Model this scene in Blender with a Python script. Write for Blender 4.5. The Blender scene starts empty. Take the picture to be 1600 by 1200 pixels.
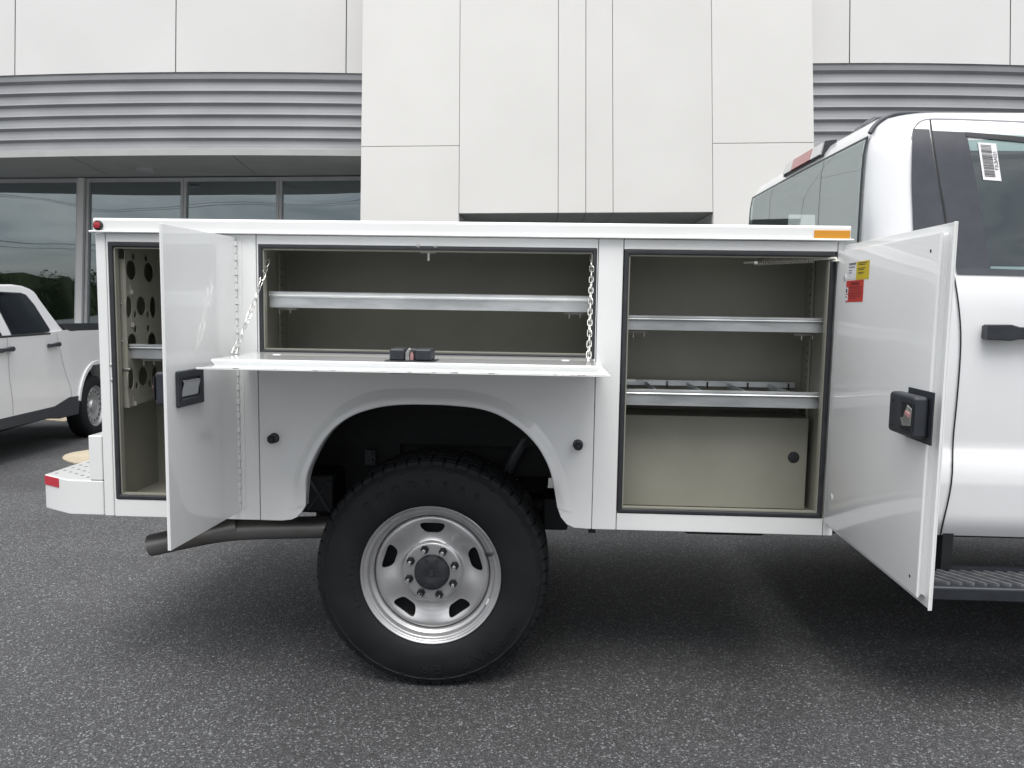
import bpy, bmesh, math, random
from mathutils import Vector, Matrix, geometry, noise
R = math.radians
random.seed(7)
S = bpy.context.scene
COL = S.collection

# ------------------------------------------------------------------ camera
FPX, PSI, TH, CAMH = 1250.0, math.atan(0.0455), math.atan(0.0975), 1.375
FW = Vector((-math.sin(PSI)*math.cos(TH), math.cos(PSI)*math.cos(TH), -math.sin(TH)))
RT = Vector((math.cos(PSI), math.sin(PSI), 0)); UP = RT.cross(FW)
CAM = Vector((0, 0, CAMH))
cd = bpy.data.cameras.new('camera'); cam = bpy.data.objects.new('camera', cd); COL.objects.link(cam)
cd.sensor_width = 36; cd.lens = 36*FPX/1600; cd.clip_start = .05; cd.clip_end = 2000
m = Matrix((RT, UP, -FW)).transposed().to_4x4(); m.translation = CAM; cam.matrix_world = m
S.camera = cam
S.render.resolution_x, S.render.resolution_y = 1024, 768

# ------------------------------------------------------------------ sky, sun, exposure
SUN_EL, SUN_AZ = R(63), R(179)      # azimuth from +Y, clockwise seen from above
w = bpy.data.worlds.new('World'); S.world = w; w.use_nodes = True
nt = w.node_tree; nt.nodes.clear()
def N(t, tree=None, **k):
    n = (tree or nt).nodes.new(t)
    for a, b in k.items(): setattr(n, a, b)
    return n
sky = N('ShaderNodeTexSky', sky_type='NISHITA', sun_disc=False, sun_elevation=SUN_EL, sun_rotation=SUN_AZ)
tc = N('ShaderNodeTexCoord'); mp = N('ShaderNodeMapping'); mp.inputs['Scale'].default_value = (1.6, 1.6, 9.0)
nz = N('ShaderNodeTexNoise'); nz.inputs['Scale'].default_value = 2.4; nz.inputs['Detail'].default_value = 8; nz.inputs['Roughness'].default_value = .62; nz.inputs['Distortion'].default_value = .4
cr = N('ShaderNodeValToRGB'); cr.color_ramp.elements[0].position = .34; cr.color_ramp.elements[0].color = (6.0, 6.35, 6.9, 1)
cr.color_ramp.elements[1].position = .68; cr.color_ramp.elements[1].color = (13.1, 12.8, 12.4, 1)
mx = N('ShaderNodeMix', data_type='RGBA'); mx.inputs[0].default_value = .9
bg = N('ShaderNodeBackground'); bg.inputs['Strength'].default_value = .112; out = N('ShaderNodeOutputWorld')
lk = nt.links.new
sx = N('ShaderNodeSeparateXYZ'); gr = N('ShaderNodeMapRange'); gr.inputs[3].default_value = .20; gr.inputs[4].default_value = 1.32   # overcast: brighter overhead
sc_ = N('ShaderNodeVectorMath', operation='SCALE')
lk(tc.outputs['Generated'], sx.inputs[0]); lk(sx.outputs['Z'], gr.inputs[0]); lk(cr.outputs[0], sc_.inputs[0]); lk(gr.outputs[0], sc_.inputs['Scale'])
lk(tc.outputs['Generated'], mp.inputs[0]); lk(mp.outputs[0], nz.inputs[0]); lk(nz.outputs[0], cr.inputs[0])
lk(sky.outputs[0], mx.inputs[6]); lk(sc_.outputs[0], mx.inputs[7]); lk(mx.outputs[2], bg.inputs[0]); lk(bg.outputs[0], out.inputs[0])
sd = bpy.data.lights.new('sun', 'SUN'); sd.energy = 1.5; sd.angle = R(38); sd.color = (1, .97, .92)
so = bpy.data.objects.new('sun', sd); COL.objects.link(so)
so.rotation_euler = Vector((-math.sin(SUN_AZ)*math.cos(SUN_EL), -math.cos(SUN_AZ)*math.cos(SUN_EL), -math.sin(SUN_EL))).to_track_quat('-Z', 'Y').to_euler()
so.location = (0, 0, 20)
S.view_settings.view_transform = 'Standard'; S.view_settings.look = 'None'; S.view_settings.gamma = 1
S.view_settings.exposure = 0.73

# ------------------------------------------------------------------ photo pixel -> place
def ray(px, py): return FW + RT*((px-800)/FPX) - UP*((py-600)/FPX)
def on_y(px, py, Y): d = ray(px, py); return CAM + d*(Y/d.y)
RAKE = R(.87)
TO = Vector((0, 2.7, 1.105))          # centre of the truck's side face
EX = Vector((math.cos(RAKE), 0, -math.sin(RAKE))); EZ = Vector((math.sin(RAKE), 0, math.cos(RAKE)))
def to_l(p): q = p-TO; return Vector((q.dot(EX), q.y, q.dot(EZ)))
def L(px, py, y=0.0): return to_l(on_y(px, py, 2.7+y))
def L_z(px, py, z):
    lo, hi = -1.0, 1.5
    f = lambda y: L(px, py, y).z - z
    for _ in range(50):
        mi = (lo+hi)/2
        if f(lo)*f(mi) <= 0: hi = mi
        else: lo = mi
    return L(px, py, lo)
def ground_z(y):
    if y < 4.5: return 0.0
    return -.0335*(min(y, 10.5)-4.5)
def on_ground(px, py):
    d = ray(px, py); t = -CAMH/d.z
    for _ in range(30):
        p = CAM+d*t; t = (ground_z(p.y)-CAMH)/d.z
    return CAM+d*t

# ------------------------------------------------------------------ materials
MATS = {}
def mat(name, col, rough=.5, metal=0, coat=0, spec=.5, alpha=None):
    m = bpy.data.materials.new(name); m.use_nodes = True
    b = m.node_tree.nodes['Principled BSDF']
    b.inputs['Base Color'].default_value = (*col, 1); b.inputs['Roughness'].default_value = rough
    b.inputs['Metallic'].default_value = metal; b.inputs['Coat Weight'].default_value = coat; b.inputs['Coat Roughness'].default_value = .04
    b.inputs['Specular IOR Level'].default_value = spec
    MATS[name] = m; return m
def noisy(name, c0, c1, scale, rough=.5, metal=0, coat=0, bump=0, bscale=None, detail=4, lo=.35, hi=.65, stretch=(1, 1, 1), rvar=0, spec=.5, tone=0):
    m = mat(name, c0, rough, metal, coat, spec); t = m.node_tree; b = t.nodes['Principled BSDF']
    tc = N('ShaderNodeTexCoord', t); mp = N('ShaderNodeMapping', t); mp.inputs['Scale'].default_value = stretch
    n = N('ShaderNodeTexNoise', t); n.inputs['Scale'].default_value = scale; n.inputs['Detail'].default_value = detail
    r = N('ShaderNodeValToRGB', t); e = r.color_ramp.elements
    e[0].position, e[0].color, e[1].position, e[1].color = lo, (*c0, 1), hi, (*c1, 1)
    l = t.links.new
    l(tc.outputs['Object'], mp.inputs[0]); l(mp.outputs[0], n.inputs[0]); l(n.outputs[0], r.inputs[0]); l(r.outputs[0], b.inputs['Base Color'])
    if tone:
        oi = N('ShaderNodeObjectInfo', t); m2 = N('ShaderNodeMapRange', t); m2.inputs[3].default_value = 1-tone; m2.inputs[4].default_value = 1+tone*.4
        sv = N('ShaderNodeVectorMath', t, operation='SCALE'); l(oi.outputs['Random'], m2.inputs[0]); l(r.outputs[0], sv.inputs[0]); l(m2.outputs[0], sv.inputs['Scale']); l(sv.outputs[0], b.inputs['Base Color'])
    if rvar:
        mr = N('ShaderNodeMapRange', t); mr.inputs[3].default_value = rough-rvar; mr.inputs[4].default_value = rough+rvar
        l(n.outputs[0], mr.inputs[0]); l(mr.outputs[0], b.inputs['Roughness'])
    if bump:
        n2 = N('ShaderNodeTexNoise', t); n2.inputs['Scale'].default_value = bscale or scale; n2.inputs['Detail'].default_value = 3
        l(mp.outputs[0], n2.inputs[0])
        bp = N('ShaderNodeBump', t); bp.inputs['Strength'].default_value = bump; bp.inputs['Distance'].default_value = .01
        l(n2.outputs[0], bp.inputs['Height']); l(bp.outputs[0], b.inputs['Normal'])
    return m
# glossy white truck paint, faint road-dust specks
def paint(name, base, specks=True):
    m = mat(name, base, .3, 0, 1.0); t = m.node_tree; b = t.nodes['Principled BSDF']; l = t.links.new
    tc = N('ShaderNodeTexCoord', t)
    n = N('ShaderNodeTexNoise', t); n.inputs['Scale'].default_value = 2.2; n.inputs['Detail'].default_value = 5
    r = N('ShaderNodeValToRGB', t); e = r.color_ramp.elements
    e[0].position = .3; e[0].color = (base[0]*.94, base[1]*.94, base[2]*.93, 1); e[1].position = .7; e[1].color = (*base, 1)
    l(tc.outputs['Object'], n.inputs[0]); l(n.outputs[0], r.inputs[0])
    if specks:
        v = N('ShaderNodeTexVoronoi', t); v.inputs['Scale'].default_value = 34
        l(tc.outputs['Object'], v.inputs[0])
        g = N('ShaderNodeMath', t, operation='LESS_THAN'); g.inputs[1].default_value = .055; l(v.outputs['Distance'], g.inputs[0])
        n3 = N('ShaderNodeTexNoise', t); n3.inputs['Scale'].default_value = 7; l(tc.outputs['Object'], n3.inputs[0])
        g2 = N('ShaderNodeMath', t, operation='GREATER_THAN'); g2.inputs[1].default_value = .55; l(n3.outputs[0], g2.inputs[0])
        mu = N('ShaderNodeMath', t, operation='MULTIPLY'); l(g.outputs[0], mu.inputs[0]); l(g2.outputs[0], mu.inputs[1])
        mk = N('ShaderNodeMath', t, operation='MULTIPLY'); mk.inputs[1].default_value = .35; l(mu.outputs[0], mk.inputs[0])
        x = N('ShaderNodeMix', t, data_type='RGBA'); l(mk.outputs[0], x.inputs[0]); l(r.outputs[0], x.inputs[6]); x.inputs[7].default_value = (.35, .27, .2, 1)
        l(x.outputs[2], b.inputs['Base Color'])
    else: l(r.outputs[0], b.inputs['Base Color'])
    n2 = N('ShaderNodeTexNoise', t); n2.inputs['Scale'].default_value = 3.0; n2.inputs['Detail'].default_value = 1
    bp = N('ShaderNodeBump', t); bp.inputs['Strength'].default_value = .07; bp.inputs['Distance'].default_value = .01
    l(tc.outputs['Object'], n2.inputs[0]); l(n2.outputs[0], bp.inputs['Height']); l(bp.outputs[0], b.inputs['Normal']); l(bp.outputs[0], b.inputs['Coat Normal'])
    return m
paint('white_paint', (.80, .81, .815)); paint('cab_paint', (.80, .81, .83), False); paint('pickup_paint', (.80, .81, .83), False)
noisy('liner', (.255, .252, .212), (.28, .277, .235), 5, .42, rvar=.06, bump=.03, bscale=90)
noisy('rubber', (.016, .018, .023), (.03, .032, .037), 14, .6, rvar=.1)
noisy('tyre_rubber', (.008, .009, .0105), (.013, .014, .016), 9, .66, bump=.08, bscale=160, rvar=.1, spec=.32)
noisy('black_plastic', (.022, .025, .032), (.03, .034, .042), 30, .42, bump=.04, bscale=300)
noisy('under_black', (.004, .005, .007), (.011, .012, .014), 7, .6, bump=.1, bscale=40)
noisy('trim_grey', (.042, .046, .058), (.05, .055, .068), 20, .38)
noisy('galvanised', (.50, .52, .53), (.66, .68, .69), 26, .42, .85, bump=.03, bscale=60, rvar=.1, stretch=(.25, 1, 1))
noisy('zinc', (.62, .62, .60), (.74, .74, .72), 60, .3, .9)
noisy('plated', (.58, .56, .50), (.66, .64, .58), 40, .45, .25)
mat('privacy_glass', (.004, .006, .010), .05, spec=.35)
mat('chrome', (.75, .76, .78), .16, 1)
noisy('wheel_silver', (.50, .50, .505), (.57, .57, .575), 12, .34, .75, coat=.25, rvar=.05, bump=.02, bscale=200)
noisy('exhaust_steel', (.20, .19, .18), (.36, .35, .34), 9, .42, .85, stretch=(.3, 1, 1), rvar=.1)
noisy('panel_white', (.755, .748, .728), (.80, .793, .773), .7, .36, coat=.3, detail=5, tone=.035)
noisy('panel_grey', (.715, .71, .705), (.755, .75, .745), .6, .42, detail=5, tone=.03, coat=.15)
noisy('corrugated_grey', (.235, .243, .258), (.275, .283, .298), 3, .55, .1, stretch=(.4, 1, 1))
mat('joint_dark', (.06, .06, .065), .8)
noisy('soffit', (.42, .43, .42), (.46, .47, .46), 2, .6)
noisy('aluminium', (.52, .53, .54), (.58, .59, .60), 4, .42, .3)
noisy('interior_dark', (.12, .13, .135), (.16, .17, .175), 3, .8)
noisy('seat_cloth', (.16, .165, .17), (.21, .21, .21), 60, .85)
mat('red_lens', (.35, .02, .03), .18, 0, .8); mat('amber_lens', (.62, .27, .02), .3, 0, .4); mat('clear_lens', (.62, .62, .64), .2, .2, .6)
mat('red_tape', (.50, .03, .05), .35); mat('sticker_white', (.78, .78, .80), .4); mat('sticker_yellow', (.62, .48, .04), .4)
mat('sticker_red', (.55, .06, .05), .4); mat('sticker_blue', (.25, .29, .42), .4); mat('ink', (.04, .035, .04), .5); mat('ink_grey', (.2, .2, .22), .5)
mat('latch_red', (.45, .24, .24), .4)
noisy('bark', (.07, .05, .04), (.11, .085, .065), 8, .9); noisy('leaf', (.035, .055, .02), (.07, .09, .035), 2.5, .8)
noisy('concrete', (.44, .38, .28), (.52, .46, .35), 5, .85, bump=.3, bscale=60)
noisy('rib_grey', (.10, .105, .115), (.16, .165, .175), 30, .5)
mat('dash_dark', (.03, .032, .036), .6)
def glass(name, tint, refl, wav=0, wscale=1.0, stretch=(1, 1, 1), top=.6):
    m = bpy.data.materials.new(name); m.use_nodes = True; t = m.node_tree; t.nodes.clear(); l = t.links.new
    o = N('ShaderNodeOutputMaterial', t); mxs = N('ShaderNodeMixShader', t); tr = N('ShaderNodeBsdfTransparent', t); gl = N('ShaderNodeBsdfGlossy', t)
    tr.inputs[0].default_value = (*tint, 1); gl.inputs['Roughness'].default_value = .012; gl.inputs['Color'].default_value = (.86, .95, .97, 1)
    lw = N('ShaderNodeLayerWeight', t); lw.inputs[0].default_value = .35
    mr = N('ShaderNodeMapRange', t); mr.inputs[3].default_value = refl; mr.inputs[4].default_value = min(1, refl+top)
    l(lw.outputs['Fresnel'], mr.inputs[0]); l(mr.outputs[0], mxs.inputs[0]); l(tr.outputs[0], mxs.inputs[1]); l(gl.outputs[0], mxs.inputs[2]); l(mxs.outputs[0], o.inputs[0])
    if wav:
        tc = N('ShaderNodeTexCoord', t); mp = N('ShaderNodeMapping', t); mp.inputs['Scale'].default_value = stretch
        n = N('ShaderNodeTexNoise', t); n.inputs['Scale'].default_value = wscale; n.inputs['Detail'].default_value = 1.2
        bp = N('ShaderNodeBump', t); bp.inputs['Strength'].default_value = wav; bp.inputs['Distance'].default_value = .1
        l(tc.outputs['Object'], mp.inputs[0]); l(mp.outputs[0], n.inputs[0]); l(n.outputs[0], bp.inputs['Height']); l(bp.outputs[0], gl.inputs['Normal']); l(bp.outputs[0], lw.inputs['Normal'])
    MATS[name] = m
glass('shop_glass', (.36, .41, .43), .32, .085, .75, (.45, 1, 1.7))
glass('cab_glass', (.55, .66, .64), .10, .012, 1.2, top=.36)
glass('dark_glass', (.06, .07, .08), .04)
# asphalt: aggregate of light and dark stones in bitumen
def asphalt():
    m = mat('asphalt', (.06, .06, .062), .78, spec=.4); t = m.node_tree; b = t.nodes['Principled BSDF']; l = t.links.new
    tc = N('ShaderNodeTexCoord', t)
    wn = N('ShaderNodeTexNoise', t); wn.inputs['Scale'].default_value = 60; l(tc.outputs['Object'], wn.inputs[0])
    ad = N('ShaderNodeVectorMath', t, operation='MULTIPLY_ADD'); ad.inputs[1].default_value = (.012, .012, .012)
    l(wn.outputs['Color'], ad.inputs[0]); l(tc.outputs['Object'], ad.inputs[2])
    def stones(scale, stops):
        v = N('ShaderNodeTexVoronoi', t); v.inputs['Scale'].default_value = scale; l(ad.outputs[0], v.inputs[0])
        sp = N('ShaderNodeSeparateColor', t); l(v.outputs['Color'], sp.inputs[0])
        r = N('ShaderNodeValToRGB', t); r.color_ramp.interpolation = 'LINEAR'
        e = r.color_ramp.elements
        for i, (p, c) in enumerate(stops):
            el = e[i] if i < 2 else e.new(p)
            el.position = p; el.color = (c, c*1.015, c*1.06, 1)
        l(sp.outputs[0], r.inputs[0]); return v, r
    v1, r1 = stones(175, [(0, .034), (.6, .060), (.82, .092), (.92, .19), (1, .46)])
    v2, r2 = stones(380, [(0, .028), (.6, .052), (.88, .10), (1, .28)])
    x = N('ShaderNodeMix', t, data_type='RGBA'); x.inputs[0].default_value = .5; l(r1.outputs[0], x.inputs[6]); l(r2.outputs[0], x.inputs[7])
    n = N('ShaderNodeTexNoise', t); n.inputs['Scale'].default_value = .9; n.inputs['Detail'].default_value = 6; l(tc.outputs['Object'], n.inputs[0])
    rr = N('ShaderNodeMapRange', t); rr.inputs[1].default_value = .3; rr.inputs[2].default_value = .7; rr.inputs[3].default_value = .78; rr.inputs[4].default_value = 1.18; l(n.outputs[0], rr.inputs[0])
    mu = N('ShaderNodeVectorMath', t, operation='SCALE'); l(x.outputs[2], mu.inputs[0]); l(rr.outputs[0], mu.inputs['Scale'])
    l(mu.outputs[0], b.inputs['Base Color'])
    bp = N('ShaderNodeBump', t); bp.inputs['Strength'].default_value = .55; bp.inputs['Distance'].default_value = .004; bp.invert = True
    l(v1.outputs['Distance'], bp.inputs['Height']); l(bp.outputs[0], b.inputs['Normal'])
asphalt()

# ------------------------------------------------------------------ mesh helpers
class MB:
    def __init__(s): s.v = []; s.f = []
    def add(s, vs, fs):
        o = len(s.v); s.v += [tuple(p) for p in vs]; s.f += [tuple(i+o for i in f) for f in fs]; return s
    def box(s, x0, x1, y0, y1, z0, z1):
        return s.add([(x, y, z) for z in (z0, z1) for y in (y0, y1) for x in (x0, x1)],
                     [(0, 2, 3, 1), (4, 5, 7, 6), (0, 1, 5, 4), (2, 6, 7, 3), (0, 4, 6, 2), (1, 3, 7, 5)])
    def obox(s, c, ax, ay, az):     # oriented box: centre and three half-vectors
        c, ax, ay, az = map(Vector, (c, ax, ay, az))
        return s.add([c+ax*i+ay*j+az*k for k in (-1, 1) for j in (-1, 1) for i in (-1, 1)],
                     [(0, 2, 3, 1), (4, 5, 7, 6), (0, 1, 5, 4), (2, 6, 7, 3), (0, 4, 6, 2), (1, 3, 7, 5)])
    def plate(s, outer, holes, a0, a1, axis='y'):   # polygon with holes, extruded along axis
        loops = [outer]+list(holes); flat = [p for q in loops for p in q]; n = len(flat)
        tri = geometry.tessellate_polygon([[Vector((p[0], p[1], 0)) for p in q] for q in loops])
        def P(p, a):
            if axis == 'y': return (p[0], a, p[1])
            if axis == 'x': return (a, p[0], p[1])
            return (p[0], p[1], a)
        fs = [tuple(t) for t in tri]+[tuple(i+n for i in reversed(t)) for t in tri]
        o = 0
        for q in loops:
            k = len(q)
            fs += [(o+i, o+(i+1) % k, n+o+(i+1) % k, n+o+i) for i in range(k)]; o += k
        return s.add([P(p, a0) for p in flat]+[P(p, a1) for p in flat], fs)
    def tube(s, path, r, n=10, closed=False, caps=True):
        path = [Vector(p) for p in path]; k = len(path); rings = []
        prev = None
        for i, p in enumerate(path):
            a = path[(i-1) % k] if (closed or i > 0) else p; b = path[(i+1) % k] if (closed or i < k-1) else p
            t = (b-a).normalized()
            u = prev - t*prev.dot(t) if prev else t.orthogonal()
            u.normalize(); prev = u; vv = t.cross(u)
            rr = r[i] if isinstance(r, (list, tuple)) else r
            rings.append([p+(u*math.cos(q)+vv*math.sin(q))*rr for q in (2*math.pi*j/n for j in range(n))])
        vs = [v for rg in rings for v in rg]; fs = []
        for i in range(k if closed else k-1):
            for j in range(n):
                a, b = i*n, ((i+1) % k)*n
                fs.append((a+j, a+(j+1) % n, b+(j+1) % n, b+j))
        if caps and not closed: fs += [tuple(reversed(range(n))), tuple(range((k-1)*n, k*n))]
        return s.add(vs, fs)
    def lathe(s, prof, n=64, c=(0, 0, 0), closed=False, fn=None):   # (r, y) revolved about y
        vs = []
        for r, y in prof:
            for j in range(n):
                q = 2*math.pi*j/n; yy = y+(fn(r, q) if fn else 0)
                vs.append((c[0]+r*math.cos(q), c[1]+yy, c[2]+r*math.sin(q)))
        k = len(prof); fs = []
        for i in range(k if closed else k-1):
            a, b = i*n, ((i+1) % k)*n
            fs += [(a+j, a+(j+1) % n, b+(j+1) % n, b+j) for j in range(n)]
        return s.add(vs, fs)
    def grid(s, rows, close=False):
        k = len(rows); n = len(rows[0]); fs = []
        for i in range(k-1):
            for j in range(n if close else n-1):
                fs.append((i*n+j, i*n+(j+1) % n, (i+1)*n+(j+1) % n, (i+1)*n+j))
        return s.add([p for r in rows for p in r], fs)
    def build(s, name, material, parent=None, bevel=0, seg=2, smooth=None, loc=None, rot=None, solid=0, sub=0):
        me = bpy.data.meshes.new(name); me.from_pydata(s.v, [], s.f); me.update()
        bm = bmesh.new(); bm.from_mesh(me); bmesh.ops.remove_doubles(bm, verts=bm.verts, dist=1e-6)
        bmesh.ops.recalc_face_normals(bm, faces=bm.faces); bm.to_mesh(me); bm.free()
        me.materials.append(MATS[material])
        if smooth is not None or bevel:
            for p in me.polygons: p.use_smooth = True
            me.set_sharp_from_angle(angle=R(smooth if smooth is not None else 40))
        o = bpy.data.objects.new(name, me); COL.objects.link(o)
        if parent: o.parent = parent
        if loc is not None: o.location = loc
        if rot is not None: o.rotation_euler = rot
        if solid:
            md = o.modifiers.new('solid', 'SOLIDIFY'); md.thickness = solid; md.offset = 0
        if bevel:
            md = o.modifiers.new('bevel', 'BEVEL'); md.width = bevel; md.segments = seg; md.limit_method = 'ANGLE'; md.angle_limit = R(35); md.use_clamp_overlap = True
            md.harden_normals = True
        return o
def tag(o, label, cat=None, group=None, kind=None):
    if label: o['label'] = label
    if cat: o['category'] = cat
    if group: o['group'] = group
    if kind: o['kind'] = kind
    return o
def empty(name, loc, rot=(0, 0, 0), label=None, cat=None, group=None):
    o = bpy.data.objects.new(name, None); COL.objects.link(o); o.location = loc; o.rotation_euler = rot; o.empty_display_size = .2
    return tag(o, label, cat, group)
def cut(o, cutter):      # boolean difference, applied
    md = o.modifiers.new('cut', 'BOOLEAN'); md.object = cutter; md.operation = 'DIFFERENCE'; md.solver = 'EXACT'
    bpy.context.view_layer.update()
    me = bpy.data.meshes.new_from_object(o.evaluated_get(bpy.context.evaluated_depsgraph_get()))
    o.modifiers.clear(); o.data = me; bpy.data.objects.remove(cutter)
    for p in me.polygons: p.use_smooth = True
    me.set_sharp_from_angle(angle=R(32))
def text_mesh(s, size, ext=.0005):
    c = bpy.data.curves.new('txt', 'FONT'); c.body = s; c.size = size; c.extrude = ext; c.align_x = 'CENTER'; c.align_y = 'CENTER'; c.resolution_u = 3
    o = bpy.data.objects.new('txt', c); COL.objects.link(o); bpy.context.view_layer.update()
    me = bpy.data.meshes.new_from_object(o.evaluated_get(bpy.context.evaluated_depsgraph_get())); bpy.data.objects.remove(o); return me
def ease(t): return t*t*(3-2*t)
def lerp(a, b, t): return a+(b-a)*t
def resample(pts, n):
    pts = [Vector(p) for p in pts]; d = [0]
    for a, b in zip(pts, pts[1:]): d.append(d[-1]+(b-a).length)
    o = []
    for i in range(n):
        t = d[-1]*i/(n-1); k = 0
        while k < len(pts)-2 and d[k+1] < t: k += 1
        o.append(pts[k].lerp(pts[k+1], (t-d[k])/max(1e-9, d[k+1]-d[k])))
    return o
def interp(tab, z):
    if z <= tab[0][0]: return tab[0][1]
    for (a, b), (c, d) in zip(tab, tab[1:]):
        if z <= c: return b+(d-b)*(z-a)/(c-a)
    return tab[-1][1]

# ================================================================== GROUND
g = MB()
xs = [-300, -80, -30, -12, 0, 12, 30, 80, 300]; ys = [-400, -60, -20, 0, 3, 4.5, 6, 8, 10.5, 14, 40, 300]
g.grid([[(x, y, ground_z(y)) for x in xs] for y in ys])
tag(g.build('asphalt_ground', 'asphalt', smooth=40), 'grey speckled asphalt of the parking lot', kind='structure')
def slab(pix, name, lab):
    p = [on_ground(*q) for q in pix]
    mb = MB(); n = len(p)
    mb.add([(q.x, q.y, ground_z(q.y)-.03) for q in p]+[(q.x, q.y, ground_z(q.y)+.012) for q in p],
           [tuple(range(n)), tuple(range(n, 2*n))]+[(i, (i+1) % n, n+(i+1) % n, n+i) for i in range(n)])
    tag(mb.build(name, 'concrete', bevel=.006), lab, kind='structure')
slab([(97, 716), (101, 712), (112, 708.5), (137, 704.5), (230, 690), (300, 700), (180, 722), (137, 723.5), (116, 724.5), (106, 722), (99, 719)], 'concrete_strip', 'tan concrete strip in the asphalt beside the rear step')
slab([(70, 656), (84, 651.5), (150, 640), (175, 646), (100, 659)], 'concrete_strip', 'tan concrete strip under the parked crew cab pickup')

# ================================================================== BUILDING
BL = empty('dealership_building', (0.3, 12, ground_z(12)), label='white panelled building with grey corrugated canopy bands and dark glazing', cat='building')
BO = Vector(BL.location)
BXC = .46
def bb(mb, name, material, parent=BL, tz=None, **k):
    if tz is not None: mb.v = [(BXC+(x-BXC)*(1-.0082*(z-tz)), y, z) for x, y, z in mb.v]     # the facade's sides batter inward
    mb.v = [(x-BO.x, y-BO.y, z-BO.z) if parent is BL else (x-BO.x, y-BO.y, z-BO.z) for x, y, z in mb.v]
    return mb.build(name, material, parent, **k)
def at(px, py, Y): return on_y(px, py, Y)
TY = 11.0
xl = lambda z: lerp(at(563, 340, TY).x, at(567, 0, TY).x, (z-2.56)/2.85)
xr = lambda z: lerp(at(1273.5, 340, TY).x, at(1268, 0, TY).x, (z-2.56)/2.85)
ZT, ZB, ZS, ZJ = 8.2, ground_z(11), at(715, 333.5, TY).z, at(640, 228.5, TY).z
def jline(p0, p1): return lambda z: lerp(at(p1, 335, TY).x, at(p0, 0, TY).x, (z-ZS)/(at(800, 0, TY).z-ZS))
fa, fb = jline(719, 717), jline(1111.5, 1114); ja, jb = fa(ZS), fb(ZS)
jf = [jline(872.5, 872), jline(915.5, 915.3), jline(957, 958)]; js = [q(ZS) for q in jf]
GAP = .006
def panel(poly, y0=TY, y1=TY+.04, material='panel_white', bev=.004):
    return bb(MB().plate(poly, [], y0, y1), 'panel', material, bevel=bev, seg=1)
G2 = GAP/2
panel([(xl(ZB), ZB), (fa(ZB)-G2, ZB), (fa(ZJ)-G2, ZJ-G2), (xl(ZJ), ZJ-G2)])
panel([(xl(ZJ), ZJ+G2), (fa(ZJ)-G2, ZJ+G2), (fa(ZT)-G2, ZT), (xl(ZT), ZT)])
panel([(fb(ZB)+G2, ZB), (xr(ZB), ZB), (xr(ZJ), ZJ-G2), (fb(ZJ)+G2, ZJ-G2)])
panel([(fb(ZJ)+G2, ZJ+G2), (xr(ZJ), ZJ+G2), (xr(ZT), ZT), (fb(ZT)+G2, ZT)])
edges = [fa]+jf+[fb]
for A_, B_ in zip(edges, edges[1:]):
    a, b = A_(ZS), B_(ZS)
    panel([(a+G2, ZS), (b-G2, ZS), (B_(ZT)-G2, ZT), (A_(ZT)+G2, ZT)])
    bb(MB().box(a+G2, b-G2, TY+.045, TY+1.7, ZS, ZS+.03), 'soffit_panel', 'soffit', bevel=.003, seg=1)
bk = MB()
for x0, x1, z0 in ((xl(ZT)+.06, ja-.004, ZB), (ja-.004, jb+.004, ZS+.032), (jb+.004, xr(ZT)-.06, ZB)):
    bk.box(x0, x1, TY+.042, TY+1.7, z0, ZT-.02)
bb(bk, 'tower_core', 'joint_dark')
for x0, x1 in ((ja-.01, ja+.0), (jb-.0, jb+.01)): pass
for xf in (xl, xr):                                        # tower returns
    o = MB(); sgn = -1 if xf is xl else 1
    o.add([(xf(z)+dx*sgn, y, z) for z in (ZB, ZT) for y in (TY+.041, TY+3.0) for dx in (0, -.03)],
          [(0, 2, 3, 1), (4, 5, 7, 6), (0, 1, 5, 4), (2, 6, 7, 3), (0, 4, 6, 2), (1, 3, 7, 5)])
    bb(o, 'return_panel', 'panel_white')
for s in (-1, 1):                                          # jambs of the entrance
    x = ja if s < 0 else jb
    bb(MB().box(min(x, x-.012*s*-1), max(x, x-.012*s*-1), TY+.041, TY+1.75, ZB, ZS-.004), 'jamb_panel', 'panel_white')
bb(MB().box(ja+.013, jb-.013, TY+1.6, TY+1.62, ZB, ZS-.005), 'entrance_glass', 'shop_glass')
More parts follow.
